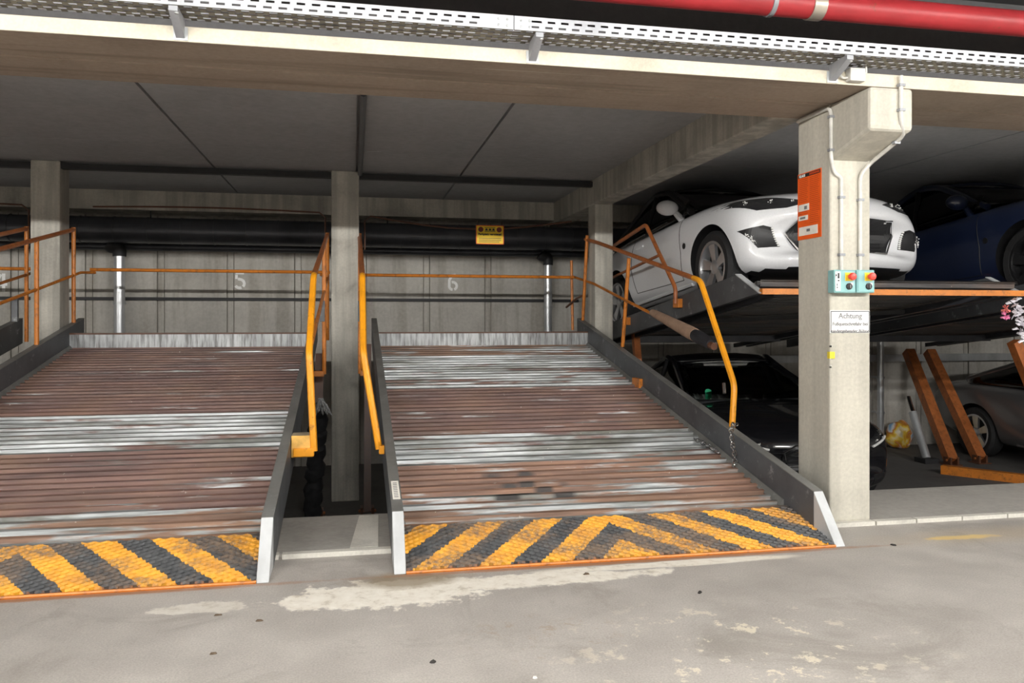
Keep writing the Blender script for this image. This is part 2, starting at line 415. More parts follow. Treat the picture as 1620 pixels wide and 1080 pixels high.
# ------------------------------------------------------------------ the setting
X0, X1 = -9.0, 15.0
PIT = -.64
SILL_F, SILL_B = 4.02, 4.74
WALL_Y = 10.06
SOF = K + 1.04 * K            # underside of the front beam
CEIL = K + 1.26 * K           # bay ceiling
ACEIL = 3.02
BEAM_F, BEAM_B = 3.68, 4.35
fl = struct(MB().box((X0, -6, -.25), (X1, SILL_F, 0)).build('floor', M['floor']))
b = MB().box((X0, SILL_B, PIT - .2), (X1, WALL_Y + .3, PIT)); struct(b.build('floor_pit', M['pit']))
b = MB().box((X0, SILL_F, PIT - .2), (X1, SILL_B, .022)); sill = struct(b.build('trim_1', M['sill'], bevel=.006))
b = MB()
xs = X0
while xs < X1:
    d_ = random.uniform(.25, .7); b.box((xs, SILL_F - .025, -.01), (xs + d_ * .97, SILL_F + random.uniform(.015, .03), .0235 + random.uniform(-.002, .001))); xs += d_
b.build('kerb_edge', M['kerbwhite'], sill)  # worn pale line, the light on the sill riser painted in
MB().hexa([(-.02, 4.05, .02), (.12, 4.05, .02), (.04 + .10, 4.70, .02), (.03, 4.70, .02)], [(-.02, 4.05, .0245), (.12, 4.05, .0245), (.14, 4.70, .0245), (.03, 4.70, .0245)]).build('painted_stripe', M['kerbwhite'], sill)
# ceilings, as cast slabs with open joints
cl = struct(MB().box((X0, BEAM_B - .3, CEIL + .03), (X1, WALL_Y + .3, CEIL + .25)).build('ceiling', M['ceil']))
jx = [X0, -6.3, -3.85, -1.33, .03, 1.07, 2.69, 5.15, 7.6, 10.1, X1]
for a_, c_ in zip(jx, jx[1:]):
    if c_ - a_ < .1: continue
    for y0, y1 in ((BEAM_B - .28, 7.05), (7.05, WALL_Y)):
        MB().box((a_ + .011, y0 + .004, CEIL), (c_ - .011, y1 - .004, CEIL + .04)).build('slab', M['ceil'], cl)
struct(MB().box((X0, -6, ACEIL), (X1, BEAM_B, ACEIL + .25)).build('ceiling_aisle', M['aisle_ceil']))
struct(MB().box((X0, -6.2, 0), (X1, -6, ACEIL)).build('wall_front', M['aisle_wall']))
struct(MB().box((X0 - .2, -6, PIT), (X0, WALL_Y, ACEIL)).build('wall_left', M['aisle_wall']))
struct(MB().box((X1, -6, PIT), (X1 + .2, WALL_Y, ACEIL)).build('wall_right', M['aisle_wall']))
# back wall: formwork panels with narrow fillet boards between
wb = struct(MB().box((X0, WALL_Y + .02, PIT), (X1, WALL_Y + .3, CEIL + .2)).build('wall_back', M['seam']))
px_ = pY(141, 440, WALL_Y).x; pit_ = .79
k0 = int((X0 - px_) / pit_)
for i in range(k0, int((X1 - px_) / pit_) + 1):
    x = px_ + i * pit_; r1 = random.uniform(-.003, .006)
    zj = K + .24
    MB().box((x + .045, WALL_Y - r1, PIT), (x + pit_ - .045, WALL_Y + .03, zj - .005)).build('panel', M['wall'], wb)
    MB().box((x + .045, WALL_Y - r1 - .004, zj), (x + pit_ - .045, WALL_Y + .03, 2.4)).build('panel', M['wall'], wb)
    MB().box((x - .032, WALL_Y + .006, PIT), (x + .032, WALL_Y + .03, 2.4)).build('fillet_board', M['wall'], wb)
struct(MB().box((X0, WALL_Y - .36, K + 1.07 * K), (X1, WALL_Y + .02, CEIL)).build('trim_2', M['col']))
# front beam
bm_ = struct(MB().box((X0, BEAM_F + .02, SOF + .004), (X1, BEAM_B, SOF + .075)).build('trim_3', M['soffit']))
MB().box((X0, BEAM_F, SOF), (X1, BEAM_F + .34, SOF + .068)).build('edge_strip', [M['band'], M['soffit']], bm_, bevel=.004)
o = bpy.data.objects['edge_strip']
for p in o.data.polygons:
    if p.normal.z < -.5: p.material_index = 1
MB().box((X0, BEAM_F + .352, SOF - .003), (X1, BEAM_B, SOF + .05)).build('soffit_strip', M['soffit'], bm_)
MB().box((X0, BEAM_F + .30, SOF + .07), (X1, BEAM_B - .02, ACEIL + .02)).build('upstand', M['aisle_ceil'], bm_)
# columns and the cross beam (cast together with the building)
COLY = 8.02
def column(x0, x1, mat, n):
    return struct(MB().box((x0, COLY, PIT), (x1, COLY + .26, CEIL)).build('trim_%d' % n, mat, bevel=.012))
lc = (-2.93, -2.68); cc = (pY(524, 300, COLY).x, pY(568, 300, COLY).x); rc = (2.50, pY(970, 300, COLY).x)
column(lc[0], lc[1], M['col'], 4); column(cc[0], cc[1], M['col'], 5); column(rc[0], rc[1], M['col'], 6)
CBR = pZ(1080, 272, SOF).x
struct(MB().box((rc[0] - .02, BEAM_B - .02, SOF), (CBR + .02, WALL_Y, CEIL + .02)).build('trim_8', M['col'], bevel=.01))
# near column with its forward corbel
NX0, NX1, NY0, NY1 = 2.64, 2.897, 4.03, 4.36
nc = struct(MB().box((NX0, NY0, .02), (NX1, NY1, SOF + .03)).build('trim_9', M['colpale'], bevel=.012))
q = [(NX0, NY0 + .02, SOF), (NX0, BEAM_F - .005, SOF + .002), (NX0, BEAM_F - .005, K + .85 * K), (NX0, NY0 + .02, K + .765 * K)]
struct(MB().prism(q, (NX1 - NX0, 0, 0)).build('corbel', M['colpale'], nc, bevel=.02))
# dark ceiling rail between the column heads
t_ = MB().box((X0, COLY + .02, CEIL - .07), (lc[0] - .003, COLY + .09, CEIL - .015)).box((lc[1] + .003, COLY + .02, CEIL - .07), (cc[0] - .003, COLY + .09, CEIL - .015)).box((cc[1] + .003, COLY + .02, CEIL - .07), (rc[0] - .005, COLY + .09, CEIL - .015))
struct(t_.build('trim_10', M['black']))
struct(MB().box((X0, WALL_Y - .035, K + .225), (2.9, WALL_Y - .006, K + .262)).build('trim_11', M['black']))
struct(MB().box((5.2, WALL_Y - .12, K - .60), (12, WALL_Y - .006, K - .50)).build('trim_12', M['galv']))

# ------------------------------------------------------------------ lamps of the aisle
for i, lx in enumerate(LAMP_X):
    r_ = empty('batten_light', (lx, LAMP_Y, LAMP_Z), 'white batten light hung over the aisle, number %s counted from the left end' % ('one two three four five six seven'.split()[i]), 'light', 'aisle batten lights')
    MB().box((lx - .78, LAMP_Y - .05, LAMP_Z + .045), (lx + .78, LAMP_Y + .05, LAMP_Z + .10)).build('housing', M['white'], r_)
    MB().hexa([(lx - .78, LAMP_Y - .13, LAMP_Z + .012), (lx + .78, LAMP_Y - .13, LAMP_Z + .012), (lx + .78, LAMP_Y - .05, LAMP_Z + .045), (lx - .78, LAMP_Y - .05, LAMP_Z + .045)], [(lx - .78, LAMP_Y - .13, LAMP_Z + .016), (lx + .78, LAMP_Y - .13, LAMP_Z + .016), (lx + .78, LAMP_Y - .05, LAMP_Z + .05), (lx - .78, LAMP_Y - .05, LAMP_Z + .05)]).hexa([(lx - .78, LAMP_Y + .05, LAMP_Z + .045), (lx + .78, LAMP_Y + .05, LAMP_Z + .045), (lx + .78, LAMP_Y + .13, LAMP_Z + .012), (lx - .78, LAMP_Y + .13, LAMP_Z + .012)], [(lx - .78, LAMP_Y + .05, LAMP_Z + .05), (lx + .78, LAMP_Y + .05, LAMP_Z + .05), (lx + .78, LAMP_Y + .13, LAMP_Z + .016), (lx - .78, LAMP_Y + .13, LAMP_Z + .016)]).build('ceiling_light_shield', M['white'], r_)  # unseen wings added to keep lamp light off the aisle ceiling
    MB().tube([(lx - .74, LAMP_Y, LAMP_Z), (lx + .74, LAMP_Y, LAMP_Z)], .022, 8).build('tube', M['tube'], r_, True)
    for q in (-.6, .6): MB().tube([(lx + q, LAMP_Y, LAMP_Z + .08), (lx + q, LAMP_Y, ACEIL)], .006, 6).build('hanger', M['galv'], r_)

# ------------------------------------------------------------------ parking ramps 5, 6 (and the edge of 4)
RF, RB = 3.65, 8.03
SL = .2037
def dz(Y): return SL * (Y - RF)
def make_ramp(xl, xr, label, bands, hz, cx, left, right, frame, spots=False):
    R = empty('parking_ramp', ((xl + xr) / 2, RF, 0), label, 'parking platform', 'lowered parking platforms')
    def P(x, Y, n=0.0): return Vector((x, Y, dz(Y) + n))
    # lip
    LB = 4.10
    MB().hexa([P(xl, RF, -.0), P(xr, RF, -.0), P(xr, LB, -.02), P(xl, LB, -.02)], [P(xl, RF, .010), P(xr, RF, .010), P(xr, LB, .012), P(xl, LB, .012)]).build('lip_plate', hz, R)
    mesh = MB(); wx, wy = .058, .040
    W_, D_ = xr - xl, LB - RF
    def bar(x0, s0, x1, s1):
        d = Vector((x1 - x0, s1 - s0, 0)).normalized(); nn = Vector((-d.y, d.x, 0)) * .0045
        A, B_ = P(xl + x0, RF + s0, .010), P(xl + x1, RF + s1, .010); h = Vector((0, 0, .010))
        mesh.add([A - nn, A + nn, B_ + nn, B_ - nn, A + h, B_ + h], [[0, 4, 5, 3], [4, 1, 2, 5], [0, 1, 4], [3, 5, 2]])
    sl = wx / wy
    n = int((W_ + D_ * sl) / wx) + 1
    for k in range(n):
        for sg in (1, -1):
            c = k * wx - (D_ * sl if sg > 0 else 0)
            s0, s1 = .012, D_ - .006          # x = c + sg*sl*s
            x0, x1 = c + sg * sl * s0, c + sg * sl * s1
            if sg > 0:
                if x1 < 0 or x0 > W_: continue
                if x0 < 0: s0 = -c / sl; x0 = 0
                if x1 > W_: s1 = (W_ - c) / sl; x1 = W_
            else:
                if x0 < 0 or x1 > W_: continue
                if x0 > W_: s0 = (c - W_) / sl; x0 = W_
                if x1 < 0: s1 = c / sl; x1 = 0
            if s1 - s0 > .01: bar(x0, s0, x1, s1)
    tag(mesh.build('raised_mesh', hz, R), kind='stuff')
    MB().tube([P(xl, RF + .004, .006), P(xr, RF + .004, .006)], .008, 6).build('lip_edge', M['orange'], R)
    # corrugated sheets, one object per sheet
    for (ya, yb, mt) in bands:
        m = MB(); nr = max(2, round((yb - ya) / .083)); pr = []
        for k in range(nr):
            p = (yb - ya) / nr; y = ya + k * p
            pr += [(y, .012), (y + p * .30, .012), (y + p * .38, -.022), (y + p * .92, -.022)]
        pr.append((yb - .001, .012))
        vs = []; fs = []
        for (y, n_) in pr: vs += [P(xl, y, n_), P(xr, y, n_), P(xl, y, n_ - .012), P(xr, y, n_ - .012)]
        for k in range(len(pr) - 1):
            a = 4 * k; fs += [[a, a + 1, a + 5, a + 4], [a + 2, a + 6, a + 7, a + 3]]
        m.add(vs, fs).build('deck_sheet', M[mt], R)
    # rear plate
    MB().hexa([P(xl, RB, -.02), P(xr, RB, -.02), P(xr, RB + .02, -.02), P(xl, RB + .02, -.02)], [P(xl, RB, .135), P(xr, RB, .135), P(xr, RB + .02, .135), P(xl, RB + .02, .135)]).build('rear_plate', M['galvdrip'], R)
    MB().box((xl, RB - .005, dz(RB) + .135), (xr, RB + .05, dz(RB) + .15)).build('rear_plate_rim', M['brown'], R)
    # side rails: boxed plates with a bevelled pale nose
    for sd, xa in ((-1, xl), (1, xr)):
        xb = xa + sd * .055
        def ring(Y, lo, hi): return [P(min(xa, xb), Y, lo), P(max(xa, xb), Y, lo), P(max(xa, xb), Y, hi), P(min(xa, xb), Y, hi)]
        HI = .20
        m = MB(); m.hexa(ring(RF + .20, -.04, HI), ring(8.45, -.04, HI)); sr = m.build('side_rail', M['rail'], R, bevel=.006)
        MB().hexa([P(xa, RF + .2, HI), P(xb, RF + .2, HI), P(xb, 8.45, HI), P(xa, 8.45, HI)], [P(xa, RF + .2, HI + .005), P(xb, RF + .2, HI + .005), P(xb, 8.45, HI + .005), P(xa, 8.45, HI + .005)]).build('worn_top_edge', M['railtop'], sr)
        x0, x1 = min(xa, xb), max(xa, xb)
        nose = [(RF - .0, 0.0), (RF + .03, .0), (RF + .2, -.03), (RF + .2, HI + .004)]
        MB().hexa([(x0, y, dz(y) + n_ if i else .002) for i, (y, n_) in enumerate(nose)], [(x1, y, dz(y) + n_ if i else .002) for i, (y, n_) in enumerate(nose)]).build('end_plate', M['endcap'], sr, bevel=.003)
        MB().hexa([P(xa, RF + .5, .0), P(xa - sd * .03, RF + .5, .0), P(xa - sd * .03, RB, .0), P(xa, RB, .0)], [P(xa, RF + .5, .034), P(xa - sd * .006, RF + .5, .034), P(xa - sd * .006, RB, .034), P(xa, RB, .034)]).build('kick_strip', M['railtop'], R)
    # handrails
    for side, xo, lean, kz, zy in (('l', left, -1, .96, 0), ('r', right, 1, None, 0)):
        if xo is None: continue
        pass
    for spec in frame:
        kind = spec[0]
        if kind == 'tube':
            _, name, pts, r, mt, bend = spec
            MB().tube(pts, r, 8, bend=bend).build(name, M[mt], R, True)
        elif kind == 'box':
            _, name, lo, hi, mt = spec
            MB().box(lo, hi).build(name, M[mt], R, bevel=.004)
    return R

def rear_frame(xl, xr, zr, yR=8.62, sag=.11, flip=False):
    zr_w = zr + .60
    return [('tube', 'rear_bar', [(xl, yR, zr), (xr, yR, zr)], .017, 'orange', 0),
            ('tube', 'sign_wire', [((xl + xr) / 2 + (-1 if flip else 1) * (q - (xl + xr) / 2), yR - .25, z) for q, z in [(xl + .04, zr_w - .35), (xl + .04, zr_w - .05), (xl + .10, zr_w)] + [(xl + .1 + (xr - xl - .2) * q / 8, zr_w - sag * math.sin(math.pi * q / 8)) for q in range(1, 9)]], .009, 'brown', 0)]
def handrail(x0, xt, s, kz, bracket_dir, mid=False):
    """x0 foot, xt top offset; s = +1 right-hand side of a platform, -1 left"""
    f = Vector((x0, 4.88, dz(4.88) + .13)); kn = Vector((xt, 4.90, kz)); tp = Vector((xt, 5.43, K + .285)); re = Vector((xt, 8.25, K + .86))
    fr = [('tube', 'handrail', [f, kn, tp, tp + (re - tp) * .03], .021, 'yellow', .05), ('tube', 'top_rail', [tp + (re - tp) * .028, re], .020, 'rustor', 0)]  # top rail browner than the foot tube: part rust, part painted shade
    fr.append(('tube', 'post', [(xt, 8.25, dz(8.25) + .02), (xt, 8.25, K + .88)], .019, 'orange', 0))
    fr.append(('tube', 'post', [(xt, 7.35, dz(7.35) - .08), (xt - s * .0, 7.35, K + .285 + (7.35 - 5.43) * .2039 - .01)], .019, 'orange', 0))
    xx = sorted((x0, x0 - s * bracket_dir))
    fr.append(('box', 'bracket', (xx[0], 4.86, f.z - .03), (xx[1], 4.92, f.z + .02), 'yellow'))
    fr.append(('box', 'bracket', (min(xt, xt - s * bracket_dir), 7.32, dz(7.35) - .10), (max(xt, xt - s * bracket_dir), 7.40, dz(7.35) - .05), 'orange'))
    fr.append(('tube', 'mid_rail', [(xt, 5.15, K - .16), (xt, 8.45, K + .46), (xt - s * .08, 8.62, K + .47)], .014, 'orange', 0))
    fr.append(('box', 'cover_plate', (xt - .022, 6.9, K - .02), (xt + .022, 6.93, K + .16), 'rail'))
    return fr
def by(px): # y on deck for a pixel row at x = 800
    a = ray(*px); t = (-K - SL * RF) / (a[2] - SL * a[1]); return a[1] * t
B6 = [4.10, 4.33, 4.90, 5.42, 6.53, 7.60, RB]
A6x, B6x = .235, 2.425
R6 = make_ramp(A6x, B6x, 'sloping corrugated parking platform beside the near column with oil spots above its lip',
    [(4.10, 4.33, 'deck_mix'), (4.33, 4.90, 'deck_spot'), (4.90, 5.42, 'deck_galv'), (5.42, 6.53, 'deck_rust'), (6.53, 7.60, 'deck_galv'), (7.60, RB, 'deck_mix')],
    M['hazard'], 0, .06, 2.5,
    handrail(.15, .055, -1, K - .20, .06) + [
        ('tube', 'handrail', [(2.47, 4.88, .40), (2.50, 4.90, K - .44), (2.50, 5.43, K + .285), (2.50, 5.55, K + .31)], .021, 'yellow', .05), ('tube', 'top_rail', [(2.50, 5.545, K + .309), (2.48, 7.84, K + .79), (2.465, 8.26, K + .87)], .020, 'rustor', 0),  # brown top rail again mixes real rust with shade put into colour
        ('tube', 'post', [pX(922, 508, 2.462), pX(929, 372, 2.462)], .018, 'orange', 0),
        ('tube', 'post', [pX(985, 548, 2.49), pX(995, 408, 2.49)], .018, 'orange', 0),
        ('tube', 'mid_rail', [pX(905, 437, 2.46), pX(940, 449, 2.475), pX(1125, 545, 2.50)], .014, 'orange', 0),
        ('tube', 'post', [pX(906, 522, 2.43), pX(904, 412, 2.43)], .016, 'orange', 0),
        ('tube', 'rear_arm', [pX(896, 486, 2.38), pX(912, 472, 2.43), pX(920, 468, 2.44)], .012, 'brown', 0),
        ('box', 'rail_clip', (2.395, 6.42, dz(6.45) + .01), (2.43, 6.60, dz(6.45) + .09), 'orange'),
    ] + rear_frame(.07, 2.44, K + .475))
A5x, B5x = -2.60, -.425
R5 = make_ramp(A5x, B5x, 'rust brown sloping parking platform at the left, with worn yellow and black lip stripes',
    [(4.10, 4.42, 'deck_mix'), (4.42, 5.30, 'deck_rust'), (5.30, 6.02, 'deck_galv'), (6.02, 6.85, 'deck_rust'), (6.85, 7.45, 'deck_rust'), (7.45, RB, 'deck_rust')],
    M['hazard2'], 0, -2.75, -.27,
    handrail(-.235, -.265, 1, K - .2, .12) + handrail(-2.63, -2.635, -1, K - .2, .01) + rear_frame(-2.60, -.25, K + .50, sag=-.02, flip=True))
R4 = copy_tree(R5); R4.location.x = R5.location.x - 2.78
R4['label'] = 'sloping parking platform at the left photo edge showing only its right rail and posts'
# orange timber packing, wrapped hose, lift arms between 5 and 6
o = MB().box((-.366, 4.88, .345), (-.245, 5.02, .475)).build('timber_block', [M['wood'], M['woodtop']]); top(o, 'yellow painted timber block wedged beside the right rail of the left ramp', 'block')
for p in o.data.polygons: p.material_index = 1 if p.normal.z > .5 else 0
def lift_arm(foot, head, label, mat, sz=.055):
    foot, head = Vector(foot), Vector(head)
    r_ = empty('lift_arm', foot, label, 'lift arm', 'steel lift arms')
    MB().tube([foot + Vector((0, 0, .05)), head], sz, square=True).build('arm', mat, r_)
    m = MB()
    for sx in (-1, 1): m.box((foot.x + sx * .05 - .012, foot.y - .06, foot.z), (foot.x + sx * .05 + .012, foot.y + .06, foot.z + .10))
    m.box((foot.x - .09, foot.y - .09, foot.z), (foot.x + .09, foot.y + .09, foot.z + .012)).build('foot_bracket', M['brown'], r_)
    MB().tube([foot + Vector((-.08, 0, .06)), foot + Vector((.08, 0, .06))], .014, 8).build('pivot_pin', M['rustor'], r_)
    return r_
f1 = pZ(500, 822, PIT); f2 = pZ(581, 818, PIT)
lift_arm(f1, pY(506, 560, 7.7), 'brown lift arm standing left of the middle column, half wrapped in black fabric', M['brown'])
lift_arm(f2, pY(582, 545, 7.7), 'brown lift arm standing right of the middle column beside the ramp rail', M['brown'], .045)
# wrapped bundle around the left arm
m = MB(); pts = []; rs = []
a_, b_ = Vector(f1) + Vector((-.03, -.10, .06)), pY(506, 640, 7.0) + Vector((0, -.09, 0))
for k in range(25):
    t = k / 24; pts.append(a_.lerp(b_, t) + Vector((.012 * math.sin(k * 1.9), .01 * math.cos(k * 2.3), 0))); rs.append(.075 + .006 * math.sin(k * 1.4) + random.uniform(-.007, .007))
top(m.tube(pts, rs, 10).build('wrapped_bundle', M['fabric'], smooth=True), 'lumpy black fabric bundle tied around the lift arm left of the middle column', 'bundle')
m = MB(); c0 = pY(507, 640, 6.6)
for k in range(26):
    an = random.uniform(-.5, .9); l_ = random.uniform(.07, .14)
    m.tube([c0 + Vector((random.uniform(-.02, .02), random.uniform(-.02, .02), .05)), c0 + Vector((math.sin(an) * l_ * .5, random.uniform(-.03, .03), 0)), c0 + Vector((math.sin(an) * l_, random.uniform(-.03, .03), -l_ * .7))], [.007, .007, .003], 4)
top(m.build('frayed_cloth', M['greycloth']), 'grey frayed cloth hanging behind the orange handrail left of the middle column', 'cloth')
# small sticker on ramp 6 rail
def on_rail(x, Y, n): return Vector((x, Y, dz(Y) + n))
MB().hexa([on_rail(.19, 3.98, .206), on_rail(.228, 3.98, .206), on_rail(.228, 4.2, .206), on_rail(.19, 4.2, .206)], [on_rail(.19, 3.98, .208), on_rail(.228, 3.98, .208), on_rail(.228, 4.2, .208), on_rail(.19, 4.2, .208)]).build('sticker', M['paper'], R6)
m = MB()
for k in range(9):
    y = 4.0 + k * .021; m.hexa([on_rail(.198, y, .208), on_rail(.219, y, .208), on_rail(.219, y + .007, .208), on_rail(.198, y + .007, .208)], [on_rail(.198, y, .209), on_rail(.219, y, .209), on_rail(.219, y + .007, .209), on_rail(.198, y + .007, .209)])
m.build('sticker_print', M['grey_ink'], R6)
# foam sleeve on the mid rail
a_, b_, c_, d_ = pX(1032, 494, 2.489), pX(1100, 530, 2.497), pX(1118, 540, 2.499), pX(1124, 545, 2.50)
fs = empty('foam_sleeve', a_, 'tan and black foam sleeve pushed over the slanting orange rail', 'foam sleeve')
MB().tube([a_, a_.lerp(b_, .08), a_.lerp(b_, .9), b_], [.028, .034, .052, .05], 14).build('tan_sleeve', M['foam'], fs, True)
MB().tube([b_, b_.lerp(c_, .3), c_, d_], [.046, .05, .044, .036], 14).build('black_sleeve', M['foamblack'], fs, True)
MB().tube([d_ + Vector((0, .02, 0)), d_ + Vector((0, -.06, -.012))], [.026, .026], 12).build('clamp_ring', M['brown'], fs, True)
# chain over the rail
ch = empty('chain', on_rail(2.43, 4.9, .2), 'short silver chain looped over the right rail at the foot of the handrail', 'chain')
path = [on_rail(2.50, 4.86, .222), on_rail(2.465, 4.84, .235), on_rail(2.425, 4.80, .222), on_rail(2.408, 4.75, .15), on_rail(2.404, 4.70, .07), on_rail(2.38, 4.66, .032)]
def links(path, parent, n, R_=.014, r=.0042):
    L = [0]
    for p, q in zip(path, path[1:]): L.append(L[-1] + (q - p).length)
    for k in range(n):
        t = L[-1] * (k + .5) / n; i = max(j for j in range(len(path) - 1) if L[j] <= t); f = (t - L[i]) / (L[i + 1] - L[i])
        c = path[i].lerp(path[i + 1], f); d = (path[i + 1] - path[i]).normalized(); ax = d.orthogonal().normalized()
        if k % 2: ax = d.cross(ax)
        MB().torus(c, ax, R_, r, 10, 5, d).build('link', M['chrome'], parent, True)
links(path, ch, 14)
ch2 = empty('chain', on_rail(2.36, 5.0, .03), 'loose silver chain end lying on the platform deck by the right rail', 'chain')
links([on_rail(2.33, 5.16, .03), on_rail(2.35, 5.06, .035), on_rail(2.37, 4.96, .03), on_rail(2.385, 4.90, .03)], ch2, 9, .015)
MB().tube([pX(1145, 606, 2.49), pX(1146, 622, 2.48)], .012, 8).build('padlock', M['chrome'], R6, True)

# ------------------------------------------------------------------ wall numbers, yellow sign, pipes at the back
def arc(c, r, a0, a1, n=10): return [(c[0] + r * math.cos(math.radians(a0 + (a1 - a0) * k / n)), c[1] + r * math.sin(math.radians(a0 + (a1 - a0) * k / n))) for k in range(n + 1)]
def ribbon(m, pts, wd, o, sc):
    L = []; R_ = []
    for i, p in enumerate(pts):
        a, c = Vector(pts[max(i - 1, 0)]), Vector(pts[min(i + 1, len(pts) - 1)]); d = (c - a).normalized(); nn = Vector((-d.y, d.x)) * wd / 2
        L.append(Vector(p) + nn); R_.append(Vector(p) - nn)
    def W(v, e): return Vector((o.x + v.x * sc, o.y - e, o.z + v.y * sc))
    for i in range(len(pts) - 1):
        q = [L[i], L[i + 1], R_[i + 1], R_[i]]; m.hexa([W(v, 0) for v in q], [W(v, .003) for v in q])
def number(ch, px, py, label):
    o = pY(px, py, WALL_Y - .010); m = MB(); W_ = .16
    if ch == '5':
        ribbon(m, [(-.22, .42), (.25, .42)], W_, o, .21); ribbon(m, [(-.17, .31), (-.17, .06)], W_ * .9, o, .21)
        ribbon(m, [(-.09, .07)] + arc((.02, -.2), .24, 75, -45), W_, o, .21); ribbon(m, arc((.0, -.2), .25, -65, -150), W_, o, .21)
    elif ch == '6':
        ribbon(m, arc((.02, .1), .33, 60, 100) + [(-.2, .15), (-.2, -.15)] + arc((.02, -.2), .23, 190, 265), W_, o, .21)
        ribbon(m, arc((.02, -.2), .23, -70, 110), W_, o, .21); ribbon(m, [(-.1, .42), (.2, .46)], W_, o, .21)
    else:
        ribbon(m, [(.12, .5), (.12, .02)], W_, o, .21); ribbon(m, [(.12, -.18), (.12, -.48)], W_, o, .21); ribbon(m, [(-.28, -.1), (.3, -.1)], W_ * .9, o, .21); ribbon(m, [(.0, .45), (-.26, -.02)], W_ * .8, o, .21)
    top(m.build('stencil_number', M['stencil']), label, 'number')
number('5', 379, 443, 'white stencilled figure five on the back wall above the left platform')
number('6', 716, 447, 'white stencilled figure six on the back wall above the middle platform')
number('4', 2, 447, 'white stencilled figure four on the back wall at the left photo edge')
# sign on the wire
SY = 8.33
a_, b_ = pY(753, 386, SY), pY(797, 357, SY)
sg = empty('hanging_sign', ((a_.x + b_.x) / 2, SY, a_.z), 'small yellow reserved parking sign with black lettering hanging on the wire', 'sign')
MB().box((a_.x, SY - .004, a_.z), (b_.x, SY + .004, b_.z)).build('board', M['signyel'], sg, bevel=.003)
w_, h_ = b_.x - a_.x, b_.z - a_.z
m = MB(); e = .008
for lo, hi in (((a_.x, a_.z), (b_.x, a_.z + e)), ((a_.x, b_.z - e), (b_.x, b_.z)), ((a_.x, a_.z), (a_.x + e, b_.z)), ((b_.x - e, a_.z), (b_.x, b_.z))):
    m.box((lo[0], SY - .006, lo[1]), (hi[0], SY - .003, hi[1]))
m.build('orange_border', M['signor'], sg)
for q in (.17, .83):
    MB().lathe([(.028, 0), (.028, .003)], (a_.x + w_ * q, SY - .004, b_.z - .045), (0, -1, 0), 16).build('disc', M['signred'], sg)
m = MB(); cx_ = a_.x + w_ / 2
m.box((cx_ - .058, SY - .006, b_.z - .028), (cx_ + .058, SY - .003, b_.z - .022)).box((cx_ - .058, SY - .006, b_.z - .068), (cx_ + .058, SY - .003, b_.z - .062))
for q in (-.038, 0, .038):
    m.box((cx_ + q - .014, SY - .006, b_.z - .056), (cx_ + q + .014, SY - .003, b_.z - .044)); m.box((cx_ + q - .009, SY - .006, b_.z - .044), (cx_ + q + .009, SY - .003, b_.z - .034))
m.build('car_symbols', M['ink'], sg)
text_part('lettering', 'Parkplatz vermietet!', .031, (cx_, SY - .005, b_.z - .105), (1, 0, 0), (0, 0, 1), M['ink'], sg, align='CENTER', bold=.0012)
m = MB()
for k in range(3): m.box((a_.x + .03, SY - .0055, a_.z + .022 + k * .018), (b_.x - .03 - .02 * (k == 0), SY - .0035, a_.z + .028 + k * .018))
m.build('fine_print', M['brown'], sg)
for q in (.02, w_ - .02): MB().tube([(a_.x + q, SY, b_.z - .006), (a_.x + q, SY + .03, b_.z + .05)], .003, 5).build('hook', M['brown'], sg)
# dark duct and its companions
DY = WALL_Y - .30
zc = pY(300, 366, DY).z
dd = empty('duct', (2, DY, zc - .16), 'long dark spiral duct running along the top of the back wall', 'duct')
MB().tube([(X0 + .05, DY, zc), (X1 - .05, DY, zc - .0)], .150, 20).build('pipe_run', M['duct'], dd, True)
for k in range(66):
    x = X0 + .2 + k * .36
    MB().lathe([(.150, -.006), (.157, -.006), (.157, .006), (.150, .006)], (x, DY, zc), (1, 0, 0), 18).build('seam_band', M['duct'], dd, True)
for k in range(9):
    x = X0 + 1.3 + k * 2.7; MB().tube([(x, DY, zc + .15), (x, DY, CEIL)], .008, 6).build('hanger', M['black'], dd)
zs = pY(300, 328, WALL_Y - .2).z
o = MB().tube([(X0 + .05, WALL_Y - .07, zc - .17), (X1 - .05, WALL_Y - .07, zc - .17)], .045, 12).build('service_pipe', M['duct'], smooth=True); top(o, 'thin dark pipe running under the duct along the back wall', 'pipe')
def downpipe(px, ptop, z1, label, r=.055):
    p = pY(px, ptop, WALL_Y - .20)
    r_ = empty('downpipe', (p.x, p.y, z1), label, 'pipe', 'downpipes on the back wall')
    MB().tube([(p.x, p.y, z1), (p.x, p.y, p.z)], r, 14).build('zinc_pipe', M['pipe'], r_, True)
    MB().tube([(p.x, p.y, p.z - .01), (p.x, p.y, p.z + .10), (p.x - .09, p.y - .01, p.z + .10), (p.x - .11, p.y - .01, p.z + .12)], r * 1.25, 12, bend=.09).build('elbow', M['black'], r_, True)
    for zz in (z1 + .5, p.z - .55):
        MB().lathe([(r + .004, -.015), (r + .01, -.015), (r + .01, .015), (r + .004, .015)], (p.x, p.y, zz), (0, 0, 1), 14).build('pipe_clip', M['galv'], r_, True)
        MB().box((p.x - .012, p.y + r, zz - .012), (p.x + .012, WALL_Y - .012, zz + .012)).build('standoff', M['galv'], r_)
downpipe(189, 404, PIT, 'zinc downpipe on the back wall left of the number 5', .06)
downpipe(867, 418, PIT, 'zinc downpipe on the back wall right of the number 6', .052)
downpipe(1393, 535, PIT, 'zinc downpipe on the back wall above the printed bag', .045)
o = MB().tube([pZ(575, 148, CEIL - .03) , (pZ(575, 148, CEIL - .03).x, COLY - .02, CEIL - .03)], .022, 8).build('ceiling_conduit', M['duct'], smooth=True); top(o, 'dark conduit running along the bay ceiling toward the middle column', 'conduit')

